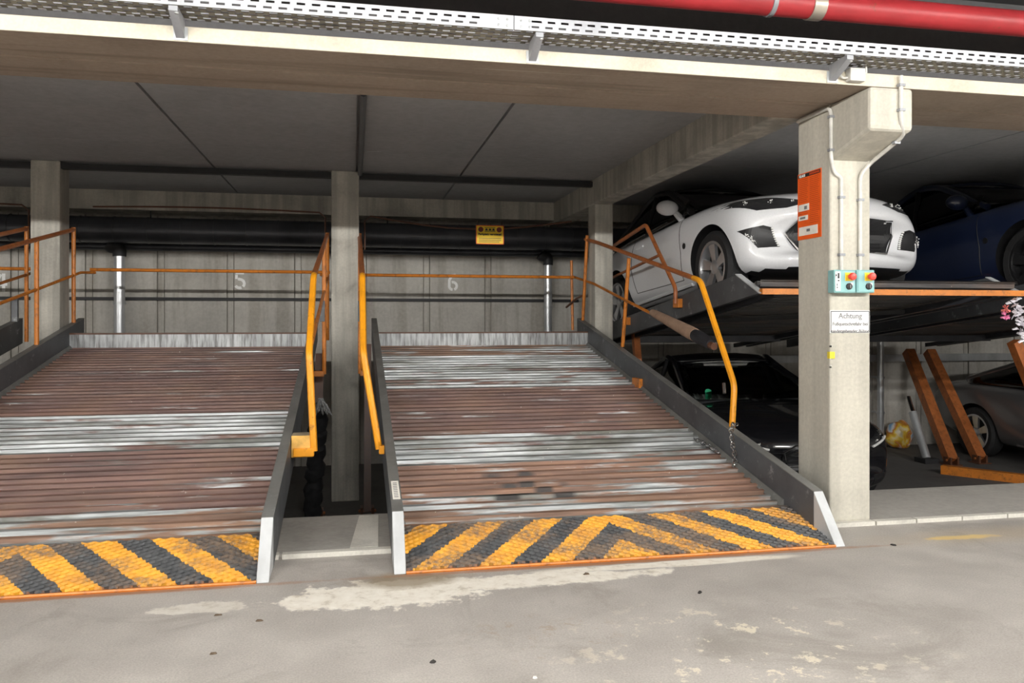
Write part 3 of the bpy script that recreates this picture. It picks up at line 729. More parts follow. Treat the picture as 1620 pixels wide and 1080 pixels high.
# ------------------------------------------------------------------ cable tray, brackets, red main, aisle side
TYF, TYB = 3.52, 3.69
TZ0, TZ1 = 2.486, 2.549
def tray(x0, x1, label):
    r_ = empty('cable_tray', ((x0 + x1) / 2, (TYF + TYB) / 2, TZ0), label, 'cable tray', 'cable tray lengths')
    m = MB(); H_ = TZ1 - TZ0; t = .0025
    def slab(xa, xb, za, zb): m.box((xa, TYF - t, TZ0 + za * H_), (xb, TYF, TZ0 + zb * H_))
    for za, zb in ((0, .20), (.36, .60), (.76, 1)): slab(x0, x1, za, zb)
    P_, ln = .0635, .036
    n = int((x1 - x0 - .16) / P_); xs = x0 + .08
    for row, (za, zb) in enumerate(((.20, .36), (.60, .76))):
        slab(x0, xs, za, zb); x = xs + row * .012
        for k in range(n): slab(x + ln, x + P_, za, zb); x += P_
        slab(x, x1, za, zb)
    m.box((x0, TYF, TZ1 - .003), (x1, TYF + .012, TZ1))
    m.build('front_rail', M['tray'], r_)
    m = MB(); NR = 6; D = (TYB - TYF) / NR
    for j in range(NR):
        y = TYF + j * D; m.box((x0, y, TZ0), (x1, y + D * .34, TZ0 + .002))
        x = x0 + (.028 if j % 2 else 0)
        while x < x1 - .03: m.box((x + .034, y + D * .34, TZ0), (x + .058, y + D, TZ0 + .002)); x += .058
    tag(m.build('perforated_base', M['traymesh'], r_), kind='stuff')  # base set darker and more olive than the rails
    MB().box((x0, TYB, TZ0), (x1, TYB + .003, TZ1)).build('rear_rail', M['tray'], r_)
    m = MB()
    for xe in (x0, x1):
        s = 1 if xe == x0 else -1
        for q in (.03, .07):
            m.lathe([(.006, 0), (.006, .004), (.003, .006)], (xe + s * q, TYF - .0025, TZ0 + .25 * H_), (0, -1, 0), 8); m.lathe([(.006, 0), (.006, .004), (.003, .006)], (xe + s * q, TYF - .0025, TZ0 + .7 * H_), (0, -1, 0), 8)
    m.build('bolts', M['galv'], r_)
JX = pY(813, 38, TYF).x
tray(JX - 6.0, JX - .002, 'perforated zinc cable tray under the aisle ceiling, left of the bolted joint')
tray(JX + .002, JX + 6.0, 'perforated zinc cable tray under the aisle ceiling, right of the bolted joint')
for px, lb in ((286, 'steel cantilever bracket under the tray at upper left'), (842, 'steel cantilever bracket under the tray right of the bolted joint'), (1316, 'steel cantilever bracket under the tray above the near column')):
    c = pY(px, 80, BEAM_F); x = c.x
    r_ = empty('tray_bracket', (x, BEAM_F, SOF), lb, 'bracket', 'cable tray brackets')
    MB().hexa([(x - .018, TYF + .005, TZ0 - .022), (x + .018, TYF + .005, TZ0 - .022), (x + .018, BEAM_F - .004, SOF + .012), (x - .018, BEAM_F - .004, SOF + .012)], [(x - .018, TYF + .005, TZ0 - .001), (x + .018, TYF + .005, TZ0 - .001), (x + .018, BEAM_F - .004, TZ0 - .001), (x - .018, BEAM_F - .004, TZ0 - .001)]).build('arm', M['bracket'], r_)
    MB().box((x - .03, BEAM_F - .006, SOF + .004), (x + .03, BEAM_F - .0005, SOF + .062)).build('wall_plate', M['galv'], r_)
    MB().lathe([(.009, 0), (.009, .006), (.004, .009)], (x + .012, TYF + .02, TZ0 - .022), (0, 0, -1), 8).build('bolt', M['galv'], r_)
RY = 3.62; r0 = .066; RZ = 2.755
ra, rb = Vector((pY(1080, 0, RY).x, RY, RZ)), Vector((pY(1620, 30, RY).x, RY, RZ))
dirn = (rb - ra) / (rb.x - ra.x)
rp = empty('sprinkler_main', (rb.x, RY, rb.z - r0), 'thick red pipe crossing under the aisle ceiling at the top right', 'pipe')
MB().tube([ra + dirn * (-8), rb + dirn * 8], r0, 20).build('pipe_run', M['redpipe'], rp, True)
for px, mt, wdt in ((1218, 'bracket', .012), (1288, 'clamp', .035)):
    c = pY(px, 12, RY); c.z = (ra + dirn * (c.x - ra.x)).z
    hg = MB().lathe([(r0, -wdt), (r0 + .006, -wdt), (r0 + .006, wdt), (r0, wdt)], c, dirn, 22).build('clamp', M[mt], rp, True)
    MB().tube([c + Vector((0, 0, r0)), (c.x, c.y, ACEIL - .004)], .007, 6).build('drop_rod', M['galv'], hg, True)
# junction box on the beam edge
a_, b_ = pY(1341, 129, BEAM_F - .02), pY(1365, 110, BEAM_F - .02)
jb = empty('junction_box', ((a_.x + b_.x) / 2, BEAM_F, a_.z), 'small grey junction box on the pale beam edge above the near column', 'junction box')
MB().box((a_.x, BEAM_F - .045, a_.z), (b_.x, BEAM_F - .001, b_.z)).build('box', M['conduit'], jb, bevel=.005)
MB().tube([(a_.x, BEAM_F - .02, a_.z + .02), (a_.x - .03, BEAM_F - .02, a_.z + .015), (a_.x - .05, BEAM_F - .02, a_.z + .04)], .006, 6, bend=.02).build('cable', M['conduit'], jb, True)
MB().tube([(b_.x, BEAM_F - .02, b_.z - .02), (b_.x + .02, BEAM_F - .02, b_.z - .02), (b_.x + .025, BEAM_F - .01, b_.z + .03)], .006, 6, bend=.02).build('cable', M['conduit'], jb, True)

# ------------------------------------------------------------------ fittings on the near column
FY = NY0 - .012
BZ = K + .18 * K
def conduit(pts, label, clips):
    p0 = Vector(pts[-1])
    r_ = empty('conduit', p0, label, 'conduit', 'conduits on the near column')
    MB().tube(pts, .011, 8, bend=.05).build('pipe', M['conduit'], r_, True)
    for c in clips: MB().box(Vector(c) - Vector((.017, .014, .007)), Vector(c) + Vector((.017, .012, .007))).build('clip', M['bracket'], r_)
c1x = pY(1331, 350, FY).x; c2x = pY(1361, 350, FY).x
zt1 = K + .70 * K; zb = pY(1335, 428, FY).z
cy1 = K + .735 * K
conduit([(NX0 - .012, NY1 - .02, SOF - .025), (NX0 - .012, NY0 - .03, SOF - .025), (NX0 - .012, NY0 - .03, cy1 + .03), (NX0 + .02, FY, cy1 - .035), (c1x, FY, cy1 - .055), (c1x, FY, cy1 - .12), (c1x, FY, zb)], 'grey conduit from the left face of the near column down to the left switch box',
        [(NX0 - .012, NY0 - .03, SOF - .08), (NX0 - .012, NY0 - .03, cy1 + .09), (c1x, FY, cy1 - .17), (c1x, FY, zb + .09)])
c3x = pY(1426, 150, BEAM_F - .02).x
conduit([(c3x, BEAM_F - .018, SOF + .06), (c3x, BEAM_F - .018, K + .875 * K), (NX1 - .02, BEAM_F + .04, K + .838 * K), (NX1 - .03, NY0 - .04, K + .755 * K), (c2x, FY, K + .70 * K), (c2x, FY, K + .62 * K), (c2x, FY, zb)], 'grey conduit over the column corbel down to the right switch box',
        [(c3x, BEAM_F - .018, SOF + .01), (c3x, BEAM_F - .018, SOF - .12), (NX1 - .025, BEAM_F + .10, K + .815 * K), (c2x, FY, K + .58 * K), (c2x, FY, zb + .09)])
def switch_box(pa, pb, label, lab):
    a, b = pY(*pa, NY0 - .06), pY(*pb, NY0 - .06); yf = NY0 - .065
    r_ = empty('switch_box', ((a.x + b.x) / 2, NY0, a.z), label, 'switch box', 'lift switch boxes')
    MB().box((a.x, yf, a.z), (b.x, NY0 - .001, b.z)).build('housing', M['teal'], r_, bevel=.006)
    MB().box((a.x + .006, yf - .003, a.z + .006), (b.x - .006, yf, b.z - .006)).build('lid', M['teal'], r_, bevel=.002)
    cx = a.x + (b.x - a.x) * (.66 if lab else .62); h = b.z - a.z
    MB().box((cx - .024, yf - .006, a.z + h * .52), (cx + .024, yf - .002, a.z + h * .88)).build('button_collar', M['butyel'], r_, bevel=.003)
    MB().lathe([(.012, 0), (.012, .022), (.021, .024), (.022, .032), (.017, .040), (.006, .042)], (cx + .004, yf - .004, a.z + h * .70), (0, -1, 0), 18).build('stop_button', M['butred'], r_, True)
    MB().lathe([(.018, 0), (.018, .008), (.012, .012)], (cx, yf - .003, a.z + h * .28), (0, -1, 0), 16).build('key_switch', M['ink'], r_, True)
    MB().box((cx - .003, yf - .02, a.z + h * .20), (cx + .003, yf - .010, a.z + h * .36)).build('key', M['chrome'], r_)
    MB().box((cx + .010, yf - .006, a.z + h * .32), (cx + .024, yf - .002, a.z + h * .44)).build('marking', M['white'], r_)
    if lab:
        MB().box((a.x + .004, yf - .005, a.z + .012), (a.x + .036, yf - .002, b.z - .010)).build('label_strip', M['signwhite'], r_)
        m = MB()
        for k, (z0, z1, x0, x1) in enumerate(((.72, .80, .006, .012), (.62, .86, .018, .028), (.50, .56, .018, .028), (.2, .26, .012, .018), (.3, .4, .012, .016))): m.box((a.x + x0, yf - .0065, a.z + h * z0), (a.x + x1, yf - .0045, a.z + h * z1))
        m.build('label_print', M['ink'], r_)
switch_box((1319, 463), (1353, 427), 'pale teal switch box with a white label strip on the near column', True)
switch_box((1355, 463), (1383, 427), 'pale teal switch box without label strip, right of the pair on the near column', False)
a_, b_ = pY(1312, 527, NY0), pY(1375, 491, NY0)
ws = empty('warning_sign', ((a_.x + b_.x) / 2, NY0, a_.z), 'white warning sign with black German lettering below the switch boxes', 'sign')
MB().box((a_.x, NY0 - .008, a_.z), (b_.x, NY0 - .001, b_.z)).build('board', M['signwhite'], ws, bevel=.003)
m = MB(); e = .0035; i_ = .004
for lo, hi in (((a_.x + i_, a_.z + i_), (b_.x - i_, a_.z + i_ + e)), ((a_.x + i_, b_.z - i_ - e), (b_.x - i_, b_.z - i_)), ((a_.x + i_, a_.z + i_), (a_.x + i_ + e, b_.z - i_)), ((b_.x - i_ - e, a_.z + i_), (b_.x - i_, b_.z - i_))):
    m.box((lo[0], NY0 - .0095, lo[1]), (hi[0], NY0 - .0075, hi[1]))
m.build('border', M['ink'], ws)
mx_ = (a_.x + b_.x) / 2
for k, (tx, sz) in enumerate((('Achtung', .044), ('Fußquetschgefahr bei', .0262), ('niedergehender Bühne', .0262))):
    text_part('lettering', tx, sz, (mx_, NY0 - .0085, b_.z - .045 - k * .040), (1, 0, 0), (0, 0, 1), M['grey_ink'], ws, align='CENTER', bold=.0005)
# orange notice on the left face
NXf = NX0 - .004
y0 = pX(1300, 300, NX0).y; y1 = pX(1263, 300, NX0).y
zt_, zb_ = pX(1300, 265, NX0).z, pX(1300, 374, NX0).z
no = empty('notice_board', (NX0, (y0 + y1) / 2, zb_), 'bright orange operating notice on the left face of the near column', 'notice')
MB().box((NXf, y0, zb_), (NX0 - .0005, y1, zt_)).build('sheet', M['signor'], no)
def nb(ya, yb, za, zb2, nm, mt, e=.0015): # fractions from left edge (y1) to right edge (y0), from bottom to top
    H2 = zt_ - zb_; W2 = y1 - y0
    return MB().box((NXf - e, y1 - yb * W2, zb_ + za * H2), (NXf, y1 - ya * W2, zb_ + zb2 * H2)).build(nm, M[mt], no)
nb(.03, .97, .935, .985, 'header', 'ink'); nb(.05, .5, .43, .53, 'paper_slip', 'paper', .002); nb(.05, .45, .29, .36, 'paper_slip', 'paper', .002); nb(.06, .86, .06, .19, 'paper_slip', 'paper', .002)
text_part('lettering', 'KLAUS', .021, (NXf - .002, y1 - .02, zb_ + .942 * (zt_ - zb_)), (0, -1, 0), (0, 0, 1), M['signwhite'], no, bold=.0008)
nb(.52, .94, .945, .975, 'header_print', 'signline', .0022)
m = MB(); H2 = zt_ - zb_; W2 = y1 - y0
for c0, c1, zl, zh in ((.06, .46, .56, .91), (.53, .95, .22, .91), (.06, .46, .38, .42)):
    z = zh
    while z > zl:
        m.box((NXf - .001, y1 - (c1 - random.uniform(0, .08)) * W2, zb_ + z * H2 - .003), (NXf, y1 - c0 * W2, zb_ + z * H2)); z -= .028
m.build('fine_print', M['signline'], no)
m = MB(); m.box((NXf - .0025, y1 - .55 * W2, zb_ + .11 * H2), (NXf - .0015, y1 - .40 * W2, zb_ + .15 * H2)).box((NXf - .0025, y1 - .42 * W2, zb_ + .45 * H2), (NXf - .0015, y1 - .30 * W2, zb_ + .50 * H2)).box((NXf - .0025, y1 - .35 * W2, zb_ + .31 * H2), (NXf - .0015, y1 - .12 * W2, zb_ + .34 * H2)); m.build('handwriting', M['grey_ink'], no)
a_ = pY(1306, 562, NY0)
o = MB().box((NX0 - .004, NY0 - .005, a_.z - .018), (NX0 + .028, NY0 + .02, a_.z + .02)).build('yellow_tape', M['tape']); top(o, 'scrap of yellow tape on the front left corner of the near column', 'tape')
m = MB()
for k in range(7): 
    zz = a_.z + random.uniform(-.07, .05); m.box((NX0 - .002, NY0 - .0025, zz), (NX0 + random.uniform(.005, .02), NY0 + .003, zz + random.uniform(.006, .02)))
top(m.build('torn_paper', M['scrap']), 'torn white paper remnants around the yellow tape on the near column', 'paper')

# ------------------------------------------------------------------ raised platforms 7 and 8
P7L, P7R, PF = 2.90, 5.06, 5.22
TI = .125
def pz(Y): return K + .21 * K + .05 - TI * (Y - PF)      # wheel level of the raised deck
def raised(label, rails=True):
    xl, xr = P7L, P7R; PB = 9.6
    R = empty('raised_platform', ((xl + xr) / 2, PF, pz(PF)), label, 'parking platform', 'raised parking platforms')
    def P(x, Y, n=0.0): return Vector((x, Y, pz(Y) + n))
    for j in range(5):
        ya = PF + .03 + j * (PB - PF) / 5; yb = ya + (PB - PF) / 5 - .02; pr = []; nr = 10
        for k in range(nr):
            p = (yb - ya) / nr; y = ya + k * p; pr += [(y, 0), (y + p * .35, 0), (y + p * .45, -.035), (y + p * .9, -.035)]
        pr.append((yb, 0)); vs = []; fs = []
        for (y, n_) in pr: vs += [P(xl, y, n_), P(xr, y, n_), P(xl, y, n_ - .012), P(xr, y, n_ - .012)]
        for k in range(len(pr) - 1):
            a = 4 * k; fs += [[a, a + 1, a + 5, a + 4], [a + 2, a + 6, a + 7, a + 3]]
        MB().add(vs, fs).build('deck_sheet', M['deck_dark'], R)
    MB().tube([P(xl - .03, PF, -.095), P(xr + .03, PF, -.095)], .030, square=True).build('front_bar', M['orange'], R)
    for xa, s in ((xl, -1), (xr, 1)):
        xb = xa + s * .05; x0, x1 = min(xa, xb), max(xa, xb)
        pl = [(PF, -.11), (PF + .36, .085), (PB, .085), (PB, -.11)]
        sr = MB().hexa([P(x0, y, n) for y, n in pl], [P(x1, y, n) for y, n in pl]).build('side_rail', M['rail'], R, bevel=.005)
        e = [(PF - .004, -.11), (PF + .356, .089)]
        MB().hexa([P(x0, e[0][0], e[0][1]), P(x1, e[0][0], e[0][1]), P(x1, e[1][0], e[1][1]), P(x0, e[1][0], e[1][1])], [P(x0, e[0][0] - .004, e[0][1] + .006), P(x1, e[0][0] - .004, e[0][1] + .006), P(x1, e[1][0] - .004, e[1][1] + .006), P(x0, e[1][0] - .004, e[1][1] + .006)]).build('end_plate', M['endcap'], sr)
        xo = xa + s * .09
        if s > 0 or not rails:
            for q in (6.5, 6.9): MB().tube([(xa - s * .06, q, pz(q)), (xa - s * .06, q, pz(q) + .17)], .016, 8).build('post_stub', M['orange'], R, True)
            MB().tube([P(xa - s * .15, PF + .1, -.09), P(xa - s * .15, PB, -.09)], .035, square=True).build('bearer', M['duct'], R)
            continue
        MB().tube([(xo, 6.62, pz(6.62) + .02), (xo, 6.62, K + .28), (xo, 7.35, K + .93), (xo, 9.0, K + .73)], .019, 8, bend=.05).build('handrail', M['rustor'], R, True)
        MB().tube([(xo, 7.02, K + .60), (xo, 9.0, K + .40)], .015, 8).build('mid_rail', M['rustor'], R, True)
        MB().box((min(xo, xa), 6.56, pz(6.6) - .02), (max(xo, xa), 6.68, pz(6.6) + .06)).build('bracket', M['orange'], R, bevel=.004)
        MB().box((min(xo, xa), 7.9, pz(7.9) - .02), (max(xo, xa), 8.02, pz(7.9) + .06)).build('bracket', M['orange'], R, bevel=.004)
        m = MB(); m.tube([P(xa - s * .15, PF + .1, -.09), P(xa - s * .15, PB, -.09)], .035, square=True).build('bearer', M['duct'], R)
    MB().tube([P(xl + .1, 8.6, -.10), P(xr - .1, 8.6, -.10)], .05, square=True).build('cross_member', M['duct'], R)
    MB().tube([P(xl + .15, PF + 1.9, -.09), P(xr - .15, PF + 1.1, -.09)], .025, square=True).build('brace', M['black'], R)
    MB().tube([(xl + .15, 7.9, PIT + .12), P(xl + .15, 8.3, -.06)], .05, square=True).build('lift_leg', M['rustor'], R)
    return R
R7 = raised('raised dark parking platform with orange front bar carrying the white car')
R8 = raised('x', False); R8.location.x += 2.62; R8.location.y -= .3
[bpy.data.objects.remove(c) for c in list(R8.children) if c.name.startswith('lift_leg')]
R8['label'] = 'raised dark parking platform at the right photo edge carrying the navy car'
# arms, base beam, cylinder seen in the empty lower bay
lift_arm(pZ(1505, 735, PIT), pX(1437, 590, 7.42) + Vector((0, 0, .30)), 'orange slanting lift arm in the lower bay, left of two, nearer the printed bag', M['rustor'], .085)
lift_arm(pZ(1550, 732, PIT), pX(1470, 590, 7.85) + Vector((0, 0, .30)), 'orange slanting lift arm in the lower bay, right of two, beside the grey car', M['rustor'], .085)
a_, b_ = pZ(1490, 742, PIT + .05), pZ(1660, 762, PIT + .05)
o = MB().tube([a_, b_], .07, square=True).build('base_beam', M['orange']); top(o, 'orange steel base beam lying on the pit floor before the grey car', 'beam')
a_, b_ = pZ(1466, 725, PIT + .05), pX(1444, 652, pZ(1466, 725, PIT).x - .15)
cy_ = empty('hydraulic_cylinder', (a_.x, a_.y, PIT), 'grey hydraulic cylinder leaning beside the left orange lift arm', 'cylinder')
MB().tube([a_, b_], .05, 14).build('barrel', M['galv'], cy_, True); MB().tube([b_, b_ + (b_ - a_) * .35], .03, 10).build('piston_rod', M['chrome'], cy_, True)
MB().box((a_.x - .1, a_.y - .1, PIT), (a_.x + .1, a_.y + .1, PIT + .06)).build('foot', M['black'], cy_)
# printed bag by the wall
c = pZ(1411, 706, PIT) + Vector((.0, -.16, 0)); bm = bmesh.new(); bmesh.ops.create_icosphere(bm, subdivisions=4, radius=1)
for v in bm.verts:
    n_ = v.co.copy(); k = 1 + .07 * math.sin(4 * n_.x + 3 * n_.z) * math.cos(4 * n_.y + n_.z * 3) + .025 * math.sin(13 * n_.z + 9 * n_.x)
    k = k * (1 + .16 * (abs(n_.x * n_.z) ** .5)); v.co = Vector((n_.x * .19 * k * (1 - .25 * max(0, n_.z)), n_.y * .12 * k, .19 + n_.z * .19 * k))
    v.co.z = max(0, v.co.z)
for f in bm.faces: f.smooth = True
me = bpy.data.meshes.new('printed_bag'); bm.to_mesh(me); bm.free(); me.materials.append(M['bag'])
o = bpy.data.objects.new('printed_bag', me); COL.objects.link(o); o.location = c; tag(o, 'crumpled plastic bag with bright printed picture standing on the pit floor', 'bag')
# tinsel bundle
t0 = pY(1606, 468, 5.12)
tn = empty('tinsel_bundle', t0 + Vector((0, 0, -.32)), 'silver and pink tinsel bundle hanging from the platform corner at the right edge', 'decoration')
m = MB()
for k in range(60):
    t = k / 60; c = t0 + Vector((-.02 + .10 * t + .03 * math.sin(k), 0, -.02 - .32 * t)); d = Vector((random.uniform(-1, 1), random.uniform(-1, .6), random.uniform(-.9, .5))).normalized() * random.uniform(.03, .06)
    s2 = d.orthogonal().normalized() * .014
    m.add([c - s2, c + s2, c + d + s2 * .6, c + d - s2 * .6, c + d * .5 + d.cross(s2).normalized() * .006], [[0, 1, 4], [1, 2, 4], [2, 3, 4], [3, 0, 4], [0, 1, 2, 3]])
m.build('tinsel', M['tinsel'], tn)
for mt, ox, oz, nm in (('redfab', -.10, -.10, 'coral_rosette'), ('pink', -.105, -.15, 'pink_rosette')):
    m = MB()
    for k in range(14):
        c = t0 + Vector((ox, -.02, oz)); d = Vector((random.uniform(-1, 1), random.uniform(-1, 1), random.uniform(-1, 1))).normalized() * .035; s2 = d.orthogonal().normalized() * .014
        m.add([c, c + d + s2, c + d - s2, c + d * .7 + d.cross(s2).normalized() * .01], [[0, 1, 3], [0, 3, 2], [1, 2, 3], [0, 2, 1]])
    m.build(nm, M[mt], tn)
lift_arm(pY(1690, 760, 6.2) * 1 , pY(1604, 540, 6.2), 'red brown lift arm at the right photo edge below the tinsel', M['rustor'], .06)

# ------------------------------------------------------------------ cars
def finish(bm, name, mats, parent, smooth=True):
    for f in bm.faces: f.smooth = smooth
    me = bpy.data.meshes.new(name); bm.to_mesh(me); bm.free()
    for m in (mats if isinstance(mats, (list, tuple)) else [mats]): me.materials.append(m)
    o = bpy.data.objects.new(name, me); COL.objects.link(o); o.parent = parent; ORG[o.name] = Vector((0, 0, 0))
    return o
def sparkle(c, r, n, parent, flat=.5):  # white bits painted in as glints inside the car lamps
    m = MB()
    for k in range(n):
        an = random.uniform(0, 6.28); d = r * math.sqrt(random.random()); q = c + Vector((math.cos(an) * d, 0, math.sin(an) * d * .8)); a = random.uniform(.0035, .0075)
        m.add([q + Vector(v) * a for v in ((1, 0, 0), (-1, 0, 0), (0, 0, 1), (0, 0, -1), (0, -1, 0), (0, 1, 0))], [[0, 2, 4], [2, 1, 4], [1, 3, 4], [3, 0, 4], [2, 0, 5], [1, 2, 5], [3, 1, 5], [0, 3, 5]])
    m.build('painted_glints', M['white'], parent)
def car(name, label, loc, tilt, W, stations, cab, axles, wr, mat, front='308', glass='glass', yaw=0.0, bow=.34, group=None, roofmat=None, rimmat='rim'):
    roofmat = roofmat or mat
    R = empty(name, loc, label, 'car', group, rot=(-tilt, 0, yaw)); ORG[R.name] = Vector((0, 0, 0))
    hw = W / 2
    bm = bmesh.new(); rings = []
    for (y, zl, zs, zt, wf) in stations:
        w_ = hw * wf; d = zs - zl
        half = [(0, zl), (.55 * w_, zl), (.90 * w_, zl + .02), (.975 * w_, zl + .25 * d), (1.0 * w_, zl + .55 * d), (.99 * w_, zl + .80 * d), (.945 * w_, zs - .015), (.78 * w_, zs + .45 * (zt - zs)), (.42 * w_, zs + .88 * (zt - zs)), (0, zt)]
        pts = half + [(-x, z) for x, z in half[-2:0:-1]]
        fall = max(0, 1 - y / 1.15)
        rings.append([bm.verts.new((x, y + bow * fall * (abs(x) / hw) ** 2.2 - (.14 * max(0, y - 3.4)) * (abs(x) / hw) ** 2, z)) for x, z in pts])
    n = len(rings[0])
    for a, b2 in zip(rings, rings[1:]):
        for k in range(n): bm.faces.new([a[k], a[(k + 1) % n], b2[(k + 1) % n], b2[k]])
    for rg in (rings[0], rings[-1]):
        # cap with quads across
        for k in range(n // 2 - 0):
            i, j = k, (n - k) % n; i2, j2 = k + 1, (n - k - 1) % n
            vs = [rg[i], rg[i2], rg[j2], rg[j]]; u = []
            for v in vs:
                if v not in u: u.append(v)
            if len(u) > 2:
                try: bm.faces.new(u)
                except ValueError: pass
    bmesh.ops.recalc_face_normals(bm, faces=bm.faces)
    me = bpy.data.meshes.new('tmp'); bm.to_mesh(me); bm.free()
    tmp = bpy.data.objects.new('tmp', me); COL.objects.link(tmp)
    ss = tmp.modifiers.new('s', 'SUBSURF'); ss.levels = 2; ss.render_levels = 2
    cut = MB()
    AR = wr + .055
    for ya in axles:
        for s in (-1, 1): cut.lathe([(AR, 0), (AR, .34)], (s * (hw + .08), ya, wr), (-s, 0, 0), 64)
    cme = bpy.data.meshes.new('cut'); cme.from_pydata(cut.v, [], cut.f); co = bpy.data.objects.new('cut', cme); COL.objects.link(co)
    b3 = bmesh.new(); b3.from_mesh(cme); bmesh.ops.recalc_face_normals(b3, faces=b3.faces); b3.to_mesh(cme); b3.free()
    dg = bpy.context.evaluated_depsgraph_get()
    solid = bpy.data.meshes.new_from_object(tmp.evaluated_get(dg))
    bo = tmp.modifiers.new('b', 'BOOLEAN'); bo.operation = 'DIFFERENCE'; bo.object = co; bo.solver = 'EXACT'
    dg = bpy.context.evaluated_depsgraph_get(); dg.update()
    res = bpy.data.meshes.new_from_object(tmp.evaluated_get(dg))
    bpy.data.objects.remove(tmp); bpy.data.objects.remove(co)
    bm = bmesh.new(); bm.from_mesh(solid); bvh = BVHTree.FromBMesh(bm); bm.free()
    res.name = 'body'; res.materials.clear(); res.materials.append(mat); res.materials.append(M['trim']); res.materials.append(M['cabin'])
    y0, z0, y1, z1, y2, z2, y3, z3, wbs, wrf = cab
    for p in res.polygons:
        p.use_smooth = True; c = p.center; p.material_index = 0
        for ya in axles:
            if math.hypot(c.y - ya, c.z - wr) < AR + .004 and abs(c.x) > .4 and (abs(p.normal.x) < .6 or abs(c.x) < hw - .2): p.material_index = 1; p.use_smooth = abs(p.normal.x) < .3
        if c.z < .20 and p.normal.z < -.3: p.material_index = 1
        if y0 + .10 < c.y < y3 - .1 and p.normal.z > .6 and c.z > .8 and abs(c.x) < hw * .82: p.material_index = 2
    res.set_sharp_from_angle(angle=.7)
    body = bpy.data.objects.new('body', res); COL.objects.link(body); body.parent = R; ORG[body.name] = Vector((0, 0, 0))
    # glasshouse
    prof = [(y0, z0), (y1, z1), (y2, z2), (y3, z3)]
    def ztop(y):
        for (a, za), (c, zc_) in zip(prof, prof[1:]):
            if a <= y <= c: return za + (zc_ - za) * (y - a) / (c - a)
        return z0
    def hwid(z): return wbs + (wrf - wbs) * max(0, min(1, (z - z0) / (z1 - z0)))
    def grid(fn, nu, nv, th, nm, mt, parent=R):
        m = MB(); vs = [fn(i / nu, j / nv) for j in range(nv + 1) for i in range(nu + 1)]; fs = [[j * (nu + 1) + i, j * (nu + 1) + i + 1, (j + 1) * (nu + 1) + i + 1, (j + 1) * (nu + 1) + i] for j in range(nv) for i in range(nu)]
        o = m.add(vs, fs).build(nm, mt, parent, True)
        s = o.modifiers.new('thick', 'SOLIDIFY'); s.thickness = th; s.offset = 0
        return o
    def ws_(u, v):
        x = (2 * u - 1); z = z0 + (z1 - z0) * v; return Vector((x * hwid(z), y0 + (y1 - y0) * v + .16 * x * x * (1 - .4 * v), z + .02 * math.sin(math.pi * v)))
    grid(ws_, 10, 6, .005, 'windscreen', M[glass])
    def rw_(u, v):
        x = (2 * u - 1); z = z3 + (z2 - z3) * v; return Vector((x * hwid(z), y3 + (y2 - y3) * v - .12 * x * x, z + .02 * math.sin(math.pi * v)))
    grid(rw_, 10, 5, .005, 'rear_window', M[glass])
    def rf_(u, v):
        x = 2 * u - 1; y = y1 + (y2 - y1) * v; return Vector((x * wrf, y + .09 * x * x * (1 - v) - .1 * x * x * v, z1 + (z2 - z1) * v + .05 * math.sin(math.pi * v) + .035 * (1 - x * x)))
    rf = grid(rf_, 10, 8, .03, 'roof', [roofmat])
    grid(lambda u, v: rf_(.06 + u * .88, .04 + v * .92) - Vector((0, 0, .03)), 8, 6, .01, 'headliner', M['headliner'], rf)
    for s in (-1, 1):
        ys, ye = y0 + .22, y3 - .14
        def sd(u, v):
            y = ys + (ye - ys) * u; zt2 = max(ztop(y), z0 - .02); z = (z0 - .03) + (zt2 - z0 + .03) * v
            return Vector((s * (hwid(z) + .004 + .02 * math.sin(math.pi * v)), y, z + (.05 * math.sin(math.pi * max(0, min(1, (y - y1) / (y2 - y1)))) if v > .9 else 0)))
        grid(sd, 24, 4, .005, 'side_window', M[glass])
        pil = [Vector((s * (wbs + .0), y0 + .14, z0 - .03)), Vector((s * (wrf + .012), y1 + .09, z1 + .005)), Vector((s * (wrf + .02), (y1 + y2) / 2, (z1 + z2) / 2 + .055)), Vector((s * (wrf + .01), y2 - .08, z2 + .005)), Vector((s * (wbs - .02), y3 - .10, z3 - .03))]
        MB().tube(pil, .034, 8, bend=.25).build('pillar', roofmat, R, True)
        yb = y1 + (y2 - y1) * .45
        MB().tube([(s * (wbs + .01), yb - .05, z0 - .03), (s * (wrf + .012), yb + .06, z1 + .03)], .035, 8).build('pillar', M['trim'], R, True)
        # mirror
        mc = Vector((s * (wbs + .16), y0 + .33, z0 + .06)); b4 = bmesh.new(); bmesh.ops.create_uvsphere(b4, u_segments=16, v_segments=10, radius=1)
        for v in b4.verts: v.co = mc + Vector((v.co.x * .115, v.co.y * .075, v.co.z * .075))
        mo = finish(b4, 'mirror', mat, R)
        MB().tube([mc + Vector((-s * .08, 0, -.04)), Vector((s * (wbs + .0), y0 + .35, z0 - .05))], [.028, .035], 8).build('mirror_foot', mat, mo, True)
    # interior
    for s in (-1, 1):
        MB().hexa([ws_(.5 + s * .13, .93) + Vector((0, .05, -.01)), ws_(.5 + s * .43, .93) + Vector((0, .05, -.01)), ws_(.5 + s * .43, .93) + Vector((0, .07, -.01)), ws_(.5 + s * .13, .93) + Vector((0, .07, -.01))], [ws_(.5 + s * .13, .99) + Vector((0, .05, -.012)), ws_(.5 + s * .43, .99) + Vector((0, .05, -.012)), ws_(.5 + s * .43, .99) + Vector((0, .07, -.012)), ws_(.5 + s * .13, .99) + Vector((0, .07, -.012))]).build('sun_visor', M['headliner'], R)
        MB().tube([ws_(.5 + s * .445, .08) + Vector((-s * .01, .05, 0)), ws_(.5 + s * .445, .97) + Vector((-s * .01, .05, 0))], .022, 6).build('pillar_trim', M['headliner'], R, True)
